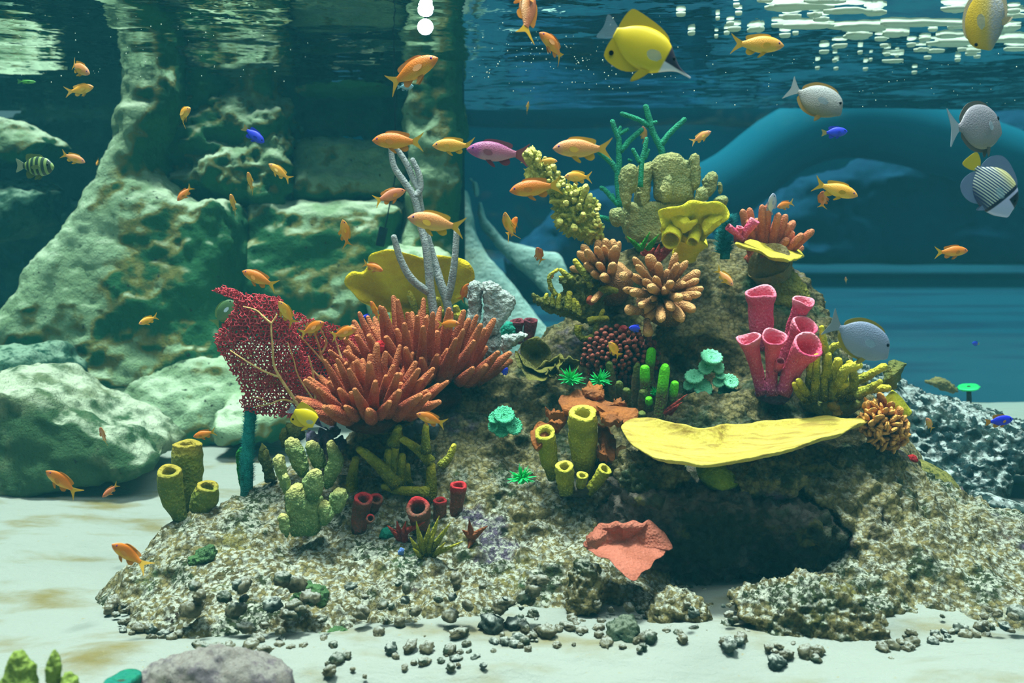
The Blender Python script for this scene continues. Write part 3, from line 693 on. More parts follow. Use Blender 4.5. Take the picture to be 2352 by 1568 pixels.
for pts, Y in [(Z3([(1520,790),(1545,600),(1560,420),(1600,392),(1660,395),(1685,450),(1680,560),(1695,680),(1680,800),(1640,900),(1530,900)]), 2.40),
               (Z3([(1690,470),(1720,415),(1800,410),(1900,460),(1930,495),(2000,530),(2060,590),(2050,640),(1990,760),(1900,870),(1860,960),(1700,1010),(1670,960),(1690,820),(1720,700),(1700,560)]), 2.39),
               (Z3([(1880,970),(2000,945),(2120,935),(2195,965),(2190,1000),(2080,1060),(2020,1130),(1920,1200),(1880,1120)]), 2.34),
               (Z3([(1500,960),(1560,930),(1640,960),(1680,1060),(1640,1130),(1540,1130),(1500,1060)]), 2.33),
               (Z3([(1660,980),(1880,960),(1900,1100),(1880,1230),(1680,1230),(1640,1100)]), 2.40)]:
    lobe(e, 'lobe', pts, Y, .05, .02, GREYL, .006, .006, .0035, int(pts[0][0]), 0, 14, 60, 1.2)
OLY = coral_mat('olive_yellow', '8f8f2a', '6c7424', 35, tip='d0c23c', t0=.55, base='3a4420', b1=.4, bscale=160, bdist=.005)
CONE = limbs('cone', .2, OLY, 4, knob=.22); CYLO = limbs('cyl', .22, OLY, 3, knob=.2)
e = colony('leather_coral', 'small yellow-green leather coral at the foot of the grey whip coral', 'coral', 1010, 765, 2.62)
for a, b, r in [((1060,900),(920,490),8),((1190,800),(1215,560),9),((1240,860),(1270,690),11),((1480,850),(1400,650),8),((1450,880),(1430,720),10),((1130,930),(1090,640),8),((1120,960),(1130,880),6),((1400,900),(1500,700),8)]:
    a, b = Z3([a, b]); pxlimb(e, 'lobe', R.choice(CYLO), (*a, 2.62), (*b, 2.60), r)

# knobbly yellow-green column and green staghorn, lobed beige coral
KNOB = coral_mat('knobbly_yellow', 'b8b44a', '8f9636', 25, tip='e0d872', t0=.5, bdist=.006, bscale=110)
e = colony('antler_coral', 'leaning yellow-green knobbly column behind an orange fish', 'coral', 1375, 560, 2.5)
lobe(e, 'column', Z1([(0,250),(60,215),(150,222),(190,330),(280,420),(300,500),(400,545),(440,620),(540,590),(640,600),(700,700),(760,830),(800,1000),(850,1130),(700,1190),(600,1130),(480,1050),(400,980),(350,800),(270,680),(130,600),(40,500),(90,420),(50,340)]), 2.46, .06, .028, KNOB, .006, .012, .012, 5, 0, 16, 48, 1.6, 1)
KN = limbs('club', .45, KNOB, 3, knob=.2)
rn = random.Random(3)
for i in range(110):
    t = rn.random(); x = 1205+t*150+rn.uniform(-6, 28)*(.4+t); y = 352+t*170+rn.uniform(-22, 10)*(.5+t)
    p = Vector((x, y)); yy = 2.455+rn.uniform(-.01, .05); l = rn.uniform(9, 18)
    pxlimb(e, 'knob', rn.choice(KN), (x, y, yy), (x+rn.uniform(-6, 10), y-rn.uniform(.2, 1)*l, yy-rn.uniform(.0, .03)), rn.uniform(4, 7))
for a, b, r in [((600,800),(680,560),9),((650,900),(730,660),8),((400,990),(390,950),8),((520,1050),(560,1010),9)]:
    a, b = Z1([a, b]); pxlimb(e, 'knob', KN[0], (*a, 2.46), (*b, 2.44), r)
STAG = coral_mat('stag_green', '2a9a70', '1f7c60', 40, bscale=230, bdist=.004, dots='52c89a')
e = colony('staghorn_coral', 'branching emerald green staghorn coral behind the beige lobed coral', 'coral', 1430, 480, 2.75)
for b, r in [([(175,1000),(150,750),(165,600),(160,480),(165,400),(130,310),(105,232)], 18), ([(150,350),(200,325),(240,302)], 12), ([(165,345),(175,285)], 11), ([(180,500),(260,400),(365,308)], 17),
             ([(560,570),(545,480),(490,370),(455,290),(440,220),(405,100)], 20), ([(430,270),(330,210),(190,162)], 15), ([(450,245),(500,236)], 10), ([(545,440),(620,340),(750,215)], 17),
             ([(355,820),(370,600),(395,480),(412,390)], 15), ([(350,600),(320,540),(290,485)], 13), ([(395,570),(430,490)], 11), ([(170,720),(110,620),(40,550),(-40,480),(-80,420)], 17),
             ([(175,1000),(100,920),(40,850),(5,828)], 15), ([(100,1120),(40,1100),(-30,1088)], 14), ([(280,590),(250,575)], 8), ([(120,930),(105,890)], 10)]:
    front = b[0] == (355, 820) or b[0] == (350, 600) or b[0] == (395, 570)
    branch(e, 'branch', [(x, y, 2.50 if front else 2.72, r/3.92*1.6*(1-.25*i/len(b))) for i, (x, y) in enumerate(Z7(b))], STAG, None, 8, .35, 120)
BEIGE = coral_mat('beige_lobe', '98985f', '7d8656', 22, bdist=.004, bscale=170, dots='b8a868')
e = colony('lobed_coral', 'large beige-green coral of upright thick lobes crowning the reef', 'coral', 1510, 560, 2.6)
for i, (pts, Y, th) in enumerate([([(1030,520),(1060,400),(1120,340),(1200,350),(1240,420),(1230,560),(1240,640),(1180,660),(1150,820),(1080,820),(1040,680)], 2.54, .05), ([(1240,360),(1300,350),(1380,310),(1410,420),(1370,560),(1340,800),(1240,860),(1200,700)], 2.58, .05),
    ([(1385,340),(1460,250),(1540,240),(1600,220),(1680,250),(1720,300),(1780,310),(1830,420),(1830,700),(1700,760),(1500,760),(1430,700),(1410,480)], 2.57, .07), ([(1785,290),(1830,228),(1880,240),(1900,330),(1910,500),(1870,640),(1810,620),(1790,400)], 2.55, .05),
    ([(1920,520),(2000,430),(2060,420),(2090,470),(2080,620),(1990,720),(1930,660)], 2.60, .05), ([(1830,620),(1920,560),(1990,620),(2000,740),(1850,770)], 2.53, .045), ([(2040,720),(2100,680),(2180,680),(2205,730),(2190,790),(2080,810)], 2.58, .05),
    ([(1100,760),(1500,740),(1900,700),(2000,760),(1850,900),(1560,1000),(1460,1180),(1150,1180),(1080,1000)], 2.58, .09), ([(930,870),(960,820),(1050,810),(1090,880),(1090,1000),(1000,1030),(940,980)], 2.52, .05), ([(1450,640),(1520,460),(1590,450),(1620,540),(1590,720),(1500,780)], 2.52, .04),
    ([(2080,560),(2110,530),(2140,570),(2150,650),(2090,690)], 2.62, .04)]):
    lobe(e, 'lobe', Z1(pts), Y, th, .022, BEIGE, .0065, .003, .0022, 10+i, 0, 12, 70, .9)

# ruffled yellow cup, teal tuft, pink tubes, salmon fingers, yellow plate and mustard lobe
YEL2 = coral_mat('yellow_ruffle', 'ecdc34', 'd4c92c', 22, bdist=.002, bscale=180)
e = colony('ruffled_sponge', 'bright yellow ruffled cup sponge with two rolled spouts', 'sponge', 1590, 570, 2.42)
o3 = [P(x, y, 2.46-.10*(1-abs((y-470)/100))) for x, y in [(1512,488),(1522,480),(1535,474),(1556,472),(1575,464),(1600,462),(1630,460),(1655,463),(1672,477),(1676,490),(1664,505),(1648,522),(1625,540),(1605,560),(1580,562),(1560,552),(1535,548),(1518,535),(1516,510)]]
sheet(e, 'back_wall', o3, P(1590, 535, 2.47), YEL2, None, .01, 80, 12, .012, 6, 1, (0, 1, .3), .003)
sheet(e, 'fold', [P(x, y, 2.40) for x, y in [(1535,492),(1550,484),(1566,487),(1580,500),(1592,512),(1603,500),(1598,515),(1588,528),(1568,535),(1548,520)]], P(1568, 512, 2.37), YEL2, None, .007, 48, 8, .006, 5, 2, (0, 1, .2))
sheet(e, 'fold', [P(x, y, 2.40) for x, y in [(1615,505),(1635,490),(1660,482),(1676,488),(1655,512),(1640,530),(1618,540),(1612,525)]], P(1638, 512, 2.38), YEL2, None, .007, 48, 8, .006, 4, 3, (0, 1, .2))
hollow(e, 'spout', [(1552,492,2.45,10), (1546,525,2.425,21), (1541,549,2.385,23)], YEL2, .18, .7, 20, .02, seed=3, rimwave=.08)
hollow(e, 'spout', [(1602,505,2.45,8), (1597,533,2.425,13), (1591,556,2.395,14)], YEL2, .2, .7, 20, .02, seed=5, rimwave=.08)
hollow(e, 'spout', [(1570,590,2.5,26), (1580,565,2.48,30), (1590,545,2.47,40)], YEL2, .2, .5, 20, .02, seed=7, rimwave=.05)
e = colony('bristle_tuft', 'teal tuft of fine bristles beside the yellow ruffled sponge', 'coral', 1665, 590, 2.42)
TUFT = coral_mat('teal_bristle', '1f8c8c', '167074', 60)
branch(e, 'core', [(1665, 595, 2.44, 11), (1666, 550, 2.44, 12), (1668, 505, 2.44, 7)], TUFT, 10, 10, .3)
bristles(e, pl([(1662, 585), (1666, 545), (1672, 500)], 2.44), 9*S(2.44), 1500, 22*S(2.44), TUFT, 2, .0011)
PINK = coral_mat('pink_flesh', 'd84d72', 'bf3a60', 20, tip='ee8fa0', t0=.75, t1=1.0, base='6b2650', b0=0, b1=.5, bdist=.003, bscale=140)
e = colony('tube_sponge', 'small magenta tubes beside the teal tuft', 'sponge', 1705, 555, 2.4)
hollow(e, 'tube', [(1700,556,2.42,9), (1715,530,2.41,10), (1733,506,2.40,12)], PINK, .3, .4, 14, seed=2); hollow(e, 'tube', [(1706,552,2.41,6), (1690,535,2.40,7), (1672,521,2.39,8)], PINK, .3, .4, 14, seed=3); hollow(e, 'tube', [(1692,556,2.42,7), (1694,540,2.41,8), (1700,522,2.40,9)], PINK, .3, .4, 14, seed=4)
SALM = coral_mat('salmon_flesh', 'b8583e', '9d4430', 30, tip='d4805a', bscale=220, bdist=.003)
SF = limbs('cyl', .14, SALM, 4)
e = colony('finger_coral', 'salmon finger coral fanning out above the small yellow plate', 'coral', 1760, 580, 2.5, 'salmon corals')
for i, (x, y) in enumerate([(1704,480),(1722,476),(1748,470),(1766,466),(1790,488),(1800,500),(1806,492),(1818,512),(1824,506),(1822,530),(1842,535),(1838,552),(1845,566),(1870,528),(1780,505),(1760,500),(1738,500),(1795,530),(1810,548),(1715,505)]):
    bx = 1730+.45*(x-1710); pxlimb(e, 'finger', SF[i % 4], (bx, 590, 2.52), (x, y, 2.50+R.uniform(-.05, .05)), 9)
dome(e, 'base', 1765, 592, 2.52, 52, .07, 22, SALM)
PLATEY = coral_mat('plate_yellow', 'd6c43c', 'bfae3a', 14, bdist=.002, bscale=120, dots=None)
UNDER = coral_mat('plate_under', '8a7a46', '5d5236', 16, bdist=.004, bscale=120)
e = colony('plate_coral', 'small yellow plate with a tan underside at the crest of the reef', 'coral', 1770, 610, 2.4)
def yplane(px, py, y_front, p_front, y_back, p_back): return y_front+(p_front-py)*(y_back-y_front)/(p_front-p_back)
o3 = [P(x, y, yplane(x, y-.27*(x-1690), 2.34, 562, 2.48, 540)) for x, y in [(1687,560),(1692,553),(1720,552),(1760,556),(1800,561),(1835,572),(1849,582),(1838,591),(1800,598),(1775,590),(1750,576),(1718,566)]]
sheet(e, 'plate', o3, P(1765, 576, 2.42), PLATEY, None, .01, 60, 8, .003, 5, 2)
branch(e, 'underside', [(1775, 640, 2.46, 40), (1768, 610, 2.45, 52), (1763, 603, 2.44, 48)], UNDER, 10, 18, .15, 40, dome=False)
e = colony('mustard_coral', 'rounded mustard-green coral head below the small yellow plate', 'coral', 1820, 690, 2.45)
MUST = coral_mat('mustard_flesh', '8a8534', '6a6c2c', 20, bdist=.006, bscale=140)
lobe(e, 'head', [(1745,640),(1770,618),(1810,610),(1845,630),(1868,665),(1877,700),(1850,725),(1780,715)], 2.42, .12, .05, MUST, .008, .01, .004, 6)

# orange-brown finger corals
ORB = coral_mat('orange_brown', '9a6a40', '7e5434', 26, tip='d8a066', t0=.6, t1=1.02, base='55402a', b0=0, b1=.35, bscale=230, bdist=.004)
OC = limbs('club', .22, ORB, 5, knob=.1)
e = colony('knob_finger_coral', 'large orange-brown coral of stubby fingers spreading from the middle of the reef face', 'coral', 1520, 690, 2.3, 'orange-brown finger corals')
c0 = (1390, 640)
for tx, ty, r, dy, *via in [(1090,230,44,.0),(1240,210,66,.03),(1110,320,42,-.05),(1345,290,46,.0),(1530,180,46,.04),(1560,290,42,.0),(1665,270,42,.04),(1310,440,46,-.08),(1270,560,56,-.13),(1485,500,46,-.10),(1640,520,46,.0),(1790,370,58,.02),(1770,460,44,-.02),(1825,560,46,-.03),(1800,620,44,-.06),
        (1590,650,52,-.13),(1745,780,62,-.06),(1590,905,66,-.09),(1380,890,58,-.12),(1250,1060,56,-.03,(1225,900)),(1000,790,58,-.03,(1170,810)),(1150,740,40,-.12,(1260,680)),(1050,600,52,-.06),(975,570,42,.0),(950,440,52,-.06,(1050,420)),(1440,360,40,.04),(1420,560,48,-.06),(1700,650,50,-.04),(1480,780,55,-.10),(1190,470,44,-.04)]:
    a = via[0] if via else c0
    (ax, ay), (bx, by) = Z2([a, (tx, ty)])
    if via: 
        (cx, cy2), = Z2([c0]); pxlimb(e, 'finger', R.choice(OC), (cx, cy2, 2.36), (ax, ay, 2.3+dy*.6), r/4.612*.9)
        L = ((bx-ax)**2+(by-ay)**2)**.5
    pxlimb(e, 'finger', R.choice(OC), (ax, ay, 2.36 if not via else 2.3+dy*.5), (bx, by, 2.28+dy), r/4.612)
dome(e, 'base', 1525, 690, 2.38, 62, .07, 60, ORB)
e = colony('knob_finger_coral', 'smaller shaded orange-brown finger coral above the olive spiky coral', 'coral', 1400, 650, 2.45, 'orange-brown finger corals')
c0 = (830, 500)
for tx, ty, r, dy in [(870,40,58,.05),(780,30,56,.03),(700,50,55,.04),(540,95,52,.02),(490,170,52,.0),(575,160,50,-.08),(680,130,46,-.06),(760,110,46,-.03),(900,110,62,-.07),(870,290,54,-.15),(570,290,46,-.05),(415,345,44,.0),(745,440,52,-.13),(640,400,44,-.06),(940,60,40,.05),(700,300,44,-.08),(380,520,34,.02),(640,700,40,-.1)]:
    (ax, ay), (bx, by) = Z2([c0, (tx, ty)]); pxlimb(e, 'finger', R.choice(OC), (ax, ay, 2.50), (bx, by, 2.42+dy), r/4.612)
dome(e, 'base', 1400, 650, 2.52, 55, .07, 52, ORB)

# olive spiky coral left of them
e = colony('spiky_coral', 'olive coral of yellow-tipped spikes jutting out over the pale ledge', 'coral', 1340, 720, 2.4, 'spiky olive corals')
OLB = coral_mat('olive_sheet', '6a6a2c', '4a5426', 22, bdist=.006, bscale=120, dots=None)
lobe(e, 'blade', Z2([(20,640),(120,690),(300,700),(330,560),(300,440),(430,430),(560,480),(700,470),(760,560),(820,560),(900,590),(800,700),(820,800),(790,900),(700,960),(520,940),(400,860),(200,760),(60,690)]), 2.42, .03, .012, OLB, .006, .012, .006, 8, 0, 14, 50, 1)
for pts, r in [([(160,740),(150,680),(165,630)],24),([(230,760),(225,690),(230,625)],24),([(290,790),(285,720),(295,640)],30),([(390,800),(395,720),(405,620)],40),([(450,830),(450,760),(450,690)],34),([(510,860),(500,790),(485,720)],32),([(620,470),(540,380),(465,275)],34),([(430,470),(370,420),(315,370)],28),([(230,600),(200,520),(195,430),(280,365)],22),([(300,460),(330,450)],26),
               ([(600,920),(700,890),(800,885)],36),([(500,950),(500,1040),(560,1100),(680,1060)],32),([(680,1060),(690,960),(760,800)],26),([(260,640),(230,590),(200,560)],26),([(720,600),(800,570),(900,590)],34),([(640,560),(600,480),(560,430)],30)]:
    branch(e, 'spike', [(x, y, 2.40, r/4.612*1.35*(1-.55*i/len(pts))) for i, (x, y) in enumerate(Z2(pts))], OLY, None, 8, .4, 110)
dome(e, 'red_knob', 1357, 690, 2.36, 11, .012, 11, coral_mat('red_brown', '9c4020', '7c3018', 40))

# maroon polyps
MAR = coral_mat('maroon_polyp', '4a1c22', '341420', 30, tip='8a4436', t0=.6, bscale=200, bdist=.003)
MP = limbs('club', .5, MAR, 4, knob=.06)
e = colony('polyp_coral', 'dark maroon cluster of round polyps in the hollow under the orange-brown coral', 'coral', 1420, 850, 2.35)
dome(e, 'base', 1425, 825, 2.38, 82, .07, 62, MAR)
rn = random.Random(12); done = []
while len(done) < 125:
    x, y = rn.uniform(-1, 1), rn.uniform(-1, 1)
    if x*x+y*y > 1 or any((x-a)**2+(y-b)**2 < .017 for a, b in done): continue
    done.append((x, y)); z = math.sqrt(max(0, 1-x*x-y*y)); px, py = 1425+x*84, 822+y*66
    pxlimb(e, 'polyp', rn.choice(MP), (px-x*4, py-y*2, 2.36-.06*z), (px+x*7, py+y*4-6, 2.33-.08*z), rn.uniform(5, 7.5))
dome(e, 'red_polyp', 1432, 757, 2.30, 12, .014, 10, coral_mat('red_polyp', '8e1c24', '6c141c', 40))

# pink tube sponge
e = colony('tube_sponge', 'tall pink tube sponge of flared trumpets on the shoulder of the reef', 'sponge', 1785, 905, 2.2)
for ctrl, s in [([(1752,800,2.26,22),(1747,740,2.25,27),(1746,700,2.24,29),(1746,674,2.23,34)],1), ([(1806,800,2.28,13),(1822,745,2.26,15),(1838,712,2.24,18),(1845,692,2.23,25)],2), ([(1795,860,2.26,14),(1812,800,2.24,18),(1834,768,2.22,24),(1848,748,2.20,31)],3),
                ([(1752,908,2.18,14),(1738,850,2.19,15),(1727,805,2.17,18),(1721,778,2.16,28)],4), ([(1774,910,2.16,13),(1772,850,2.17,14),(1775,800,2.15,18),(1779,775,2.13,29)],5), ([(1796,908,2.15,18),(1815,860,2.15,21),(1838,820,2.13,27),(1856,795,2.10,37)],6), ([(1784,850,2.16,8),(1793,830,2.14,11)],7)]:
    hollow(e, 'tube', ctrl, PINK, .16, .55, 24, .02, seed=s, rimwave=.05)
FOOTP = coral_mat('purple_foot', '4a3252', '33304a', 20, bdist=.004)
dome(e, 'base', 1778, 905, 2.2, 42, .05, 22, FOOTP)
e = colony('tube_sponge', 'pair of dim maroon tubes on the far side, beside the whitish lobed coral', 'sponge', 1202, 790, 2.75)
MARO = coral_mat('maroon_tube', '7a2e38', '5a2230', 30)
hollow(e, 'tube', [(1190,790,2.75,11),(1189,765,2.75,12),(1187,738,2.74,17)], MARO, .35, .4, 14, seed=1); hollow(e, 'tube', [(1212,800,2.75,12),(1215,765,2.75,13),(1218,736,2.74,17)], MARO, .35, .4, 14, seed=2)
e = colony('green_sponge', 'small sea-green rounded sponge behind the whitish lobed coral', 'sponge', 1167, 790, 2.7)
lobe(e, 'lump', [(1148,790),(1150,755),(1162,738),(1178,742),(1186,765),(1182,795)], 2.7, .04, .018, coral_mat('sea_green', '1f8f78', '17705e', 30), .006, .004, .003)

# button polyps
BUT = coral_mat('button_green', '3aa37a', '2a7f60', 30, tip='7fd6a8', t0=.3, t1=1.1, bdist=.002, bscale=300)
BUT2 = coral_mat('button_dark', '1f6e52', '185a44', 30, bscale=300)
def button_mesh(mat):
    prof = [(.55, -1.1), (.6, -.5), (.9, -.15), (1.0, .0), (.97, .14), (.85, .2), (.62, .13), (.4, .02), (.26, .04), (.2, .10), (.12, .02), (.03, -.1)]
    V, F = [], []; n = 28
    for i, (r, z) in enumerate(prof):
        for k in range(n):
            t = 2*math.pi*k/n; w_ = 1+.05*math.cos(14*t)*(r > .5)
            V.append((r*w_*math.cos(t), r*w_*math.sin(t), z+.03*math.cos(14*t)*(r > .3)))
    for i in range(len(prof)-1):
        for k in range(n): F.append((i*n+k, i*n+(k+1) % n, (i+1)*n+(k+1) % n, (i+1)*n+k))
    F.append(tuple(range((len(prof)-1)*n, len(prof)*n))); m = me_new('button', V, F); m.materials.append(mat); return m
BM1, BM2 = button_mesh(BUT), button_mesh(BUT2)
def buttons(e, lst, Y):
    for px, py, r, nx_, nz, me in lst:
        o = bpy.data.objects.new('polyp', me); COL.objects.link(o); o.parent = e
        aim(o, P(px, py, Y)-e.location, (nx_, -.8, nz), r*S(Y), r*S(Y))
e = colony('button_coral', 'cluster of turquoise button polyps on the dark reef face beside the pink tubes', 'coral', 1635, 920, 2.3, 'button polyps')
buttons(e, [(*Z5([(a, b)])[0], r/4.237, nx_, nz, m) for a, b, r, nx_, nz, m in [(1925,170,110,.1,1.2,BM1),(1870,265,78,-.4,.3,BM1),(1990,270,70,.4,.3,BM1),(1755,360,95,-.2,1.0,BM1),(1840,470,100,.2,.5,BM1),(1700,440,55,-.5,.2,BM1),(1995,410,62,-.2,.5,BM1),(2110,405,85,.2,.7,BM1),(2080,525,100,.1,.4,BM2),(2010,350,50,0,.9,BM1)]], 2.27)
e = colony('button_coral', 'small group of sea-green button polyps alone on the bare rock', 'coral', 1158, 1000, 2.2, 'button polyps')
BUT3 = button_mesh(coral_mat('button_sea', '2f9a6c', '237a56', 30, tip='58c494', bscale=300))
buttons(e, [(1158,953,25,.1,.8,BUT3),(1137,958,17,-.5,.7,BUT3),(1180,978,22,.4,.4,BUT3),(1152,985,20,0,.2,BUT3),(1133,978,15,-.6,.2,BUT3)], 2.2)

# bright green anemones
ANEM = coral_mat('anemone_green', '22d468', '18b85a', 40, tip='44f090', bscale=300, bdist=.001); AN = limbs('cone', .12, ANEM, 3, knob=.03)
for px, py, Y, r, label, n in [(1310,872,2.24,30,'vivid green spiky anemone beside the olive cabbage coral',54),(1376,875,2.26,26,'vivid green spiky anemone peeping over the orange-brown ledge coral',44),(1198,1098,2.06,30,'vivid green spiky anemone on bare rock near the yellow tube sponges',54),(1502,902,2.26,16,'tiny green anemone between the lime-tipped tubes',26)]:
    r *= 1.2; e = colony('anemone', label, 'anemone', px, py, Y-.03, 'green anemones'); rn = random.Random(px)
    for i in range(n):
        z = rn.uniform(-.25, 1); a = rn.uniform(0, 6.28); q = math.sqrt(max(0, 1-z*z)); d = Vector((q*math.cos(a), -abs(q*math.sin(a))*.9-.15, z)).normalized()
        limb(e, 'tentacle', rn.choice(AN), d*r*.2*S(Y), d*r*S(Y)*rn.uniform(.8, 1.1), r*.075*S(Y))
    dome(e, 'disc', px, py+2, Y+.004, r*.3, r*.3*S(Y), r*.3, ANEM)
e = colony('anemone', 'flat green disc anemone on a short dark stem, far off on the sand', 'anemone', 2225, 915, 3.3)
q = [P(2225+26*math.cos(t)*(1+.08*math.cos(12*t)), 888-.0*t+8*math.sin(t), 3.3-.12*math.sin(t)) for t in [k*6.283/48 for k in range(48)]]
sheet(e, 'disc', q, P(2225, 888, 3.3), ANEM, None, .008, 48, 4); branch(e, 'stem', [(2226, 925, 3.3, 6), (2225, 890, 3.3, 5)], FOOT, 5, 8)

# lime-tipped tubes
LIME = coral_mat('lime_tube', '6a5a38', '4e4a30', 25, tip='62d61a', t0=.45, t1=.75, bdist=.002, bscale=180)
BROWN = coral_mat('brown_tube', '6b5234', '4a4a2c', 25, tip='5c6a2c', bdist=.003)
LT = limbs('cyl', .14, LIME, 3, knob=.05, bend=.1); BT = limbs('cyl', .2, BROWN, 3, knob=.15)
e = colony('organ_tube_coral', 'lime-green topped brown tubes standing under the dark hollow', 'coral', 1500, 950, 2.2)
for a, b, r, m, Y in [((1310,420),(1348,75),48,LT,2.26),((1280,560),(1278,245),52,LT,2.2),((1400,800),(1478,230),53,LT,2.16),((1520,690),(1572,400),46,LT,2.17),((990,600),(935,200),46,BT,2.26),((1160,640),(1205,220),40,BT,2.24),((1040,620),(1030,400),42,BT,2.23),((1095,600),(1095,470),42,BT,2.2),((1250,800),(1262,700),46,BT,2.16),((1320,680),(1312,560),38,LT,2.18),((1250,700),(1260,480),50,BT,2.2)]:
    (ax, ay), (bx, by) = Z5([a, b]); pxlimb(e, 'tube', R.choice(m), (ax, ay, Y+.02), (bx, by, Y), r/4.237)
REDF = coral_mat('red_frond', '8a2a24', '6a2020', 30, tip='b04030'); RFD = limbs('cone', .16, REDF, 3)
for a, b in [((1480,700),(1690,530)),((1470,720),(1640,600)),((1520,720),(1600,640))]:
    (ax, ay), (bx, by) = Z5([a, b]); pxlimb(e, 'red_frond', R.choice(RFD), (ax, ay, 2.17), (bx, by, 2.14), 6)

# orange-brown ledges
LEDGE = coral_mat('ledge_orange', '9c5a24', '7a4420', 18, bdist=.003, bscale=120)
e = colony('ledge_coral', 'orange-brown coral of wavy stacked ledges behind the yellow tube sponges', 'coral', 1370, 1000, 2.2)
def zy(pts, Yb, k): 
    pts = Z5(pts); y0 = sum(p[1] for p in pts)/len(pts); return [P(a, b, Yb+k*(y0-b)) for a, b in pts]
for pts, c, Y, k in [([(430,590),(470,510),(520,525),(600,505),(680,530),(760,560),(850,565),(920,600),(1000,640),(1100,620),(1190,680),(1220,720),(1190,780),(1090,830),(1000,760),(850,690),(600,700),(480,680)], (800,640), 2.14, .002),
                     ([(830,700),(870,675),(950,690),(1050,740),(1070,775),(950,800),(860,770)], (940,735), 2.08, .003), ([(660,490),(720,430),(800,422),(870,460),(885,540),(830,570),(700,540)], (780,500), 2.18, .002),
                     ([(160,900),(200,830),(280,815),(340,790),(360,720),(440,700),(535,700),(520,780),(400,880),(240,1060),(170,990)], (330,850), 2.13, .0015), ([(820,800),(900,830),(970,910),(1000,1030),(985,1170),(880,1130),(820,960)], (890,960), 2.13, .0015),
                     ([(940,620),(1000,565),(1060,575),(1110,625),(1020,650)], (1020,610), 2.16, .002), ([(780,1050),(830,1045),(910,1120),(920,1150),(850,1130)], (840,1090), 2.08, .002), ([(300,670),(340,690),(440,700),(500,720),(350,740)], (390,705), 2.12, .002)]:
    (cx, cy2), = Z5([c]); sheet(e, 'ledge', zy(pts, Y, k), P(cx, cy2, Y-.02), LEDGE, None, .018, 64, 8, .006, 6, int(c[0]), (0, -.5, .8), .004)
(bx, by), = Z5([(1055, 1110)]); dome(e, 'knob', bx, by, 2.08, 18, .03, 19, coral_mat('ledge_tan', '8a6a3a', '6f5230', 25))

# yellow tube sponges
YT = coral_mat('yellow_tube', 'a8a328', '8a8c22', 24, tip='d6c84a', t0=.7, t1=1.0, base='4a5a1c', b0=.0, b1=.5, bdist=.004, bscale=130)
e = colony('tube_sponge', 'five yellow tube sponges, two tall and three short, at the middle of the reef', 'sponge', 1320, 1130, 2.08)
for ctrl, s in [([(1270,1100,2.12,12),(1262,1060,2.11,20),(1255,1020,2.10,23),(1251,995,2.08,25)],1), ([(1345,1100,2.12,17),(1342,1045,2.11,29),(1339,990,2.10,34),(1338,950,2.08,31)],2), ([(1302,1135,2.04,17),(1298,1105,2.04,21),(1296,1072,2.02,22)],3), ([(1332,1125,2.05,10),(1338,1092,2.03,14)],4), ([(1350,1130,2.05,13),(1372,1105,2.04,15),(1389,1078,2.02,16)],5)]:
    hollow(e, 'tube', ctrl, YT, .4, .35, 22, .05, seed=s, rimwave=.03)
dome(e, 'base', 1325, 1118, 2.08, 45, .05, 18, FOOT)

# big yellow leaf plate with its stalk
PLB = coral_mat('plate_leaf', 'c6b450', 'b4a040', 9, bdist=.002, bscale=90, dots=None)
nt = PLB.node_tree; b = nt.nodes['Principled BSDF']; src = b.inputs['Base Color'].links[0].from_socket
ps = node(nt, 'ShaderNodeNewGeometry').outputs['Position']; mp = node(nt, 'ShaderNodeMapping'); nt.links.new(ps, mp.inputs[0]); mp.inputs['Scale'].default_value = (.35, 2.5, 2.5)
c = mix(nt, src, hexc('8a7030'), ramp(nt, noise(nt, mp.outputs[0], 22, 5, .65), .44, .66, 0, .85)); nt.links.new(c, b.inputs['Base Color'])
e = colony('plate_coral', 'wide pale yellow leaf-shaped plate jutting over the dark cave', 'coral', 1650, 1085, 1.98)
out = [(1425,985),(1432,974),(1445,968),(1463,967),(1510,971),(1558,980),(1605,988),(1630,987),(1652,980),(1668,970),(1683,965),(1720,967),(1770,958),(1852,948),(1900,950),(1950,957),(1995,955),(2003,961),(1965,984),(1913,1008),(1845,1026),(1760,1041),(1672,1052),(1600,1056),(1540,1051),(1480,1033),(1440,1010)]
o3 = [P(x, y, 1.80+.30*(1-(y-946-.0*(x-1425))/110)) for x, y in out]
sheet(e, 'plate', o3, P(1655, 1018, 1.93), PLB, lambda r, th: -.020*(1-r*r)+.010*math.sin(2*th+.6)*r*r, .010, 110, 14, .002, 9, 4, (0, -.15, 1), .003)
branch(e, 'stalk', [(1650, 1135, 2.04, 40), (1652, 1095, 2.01, 42), (1655, 1076, 1.97, 56), (1656, 1070, 1.96, 58)], coral_mat('plate_stalk', '8f9a1c', '5f7a14', 20), 12, 22, .08, dome=False)

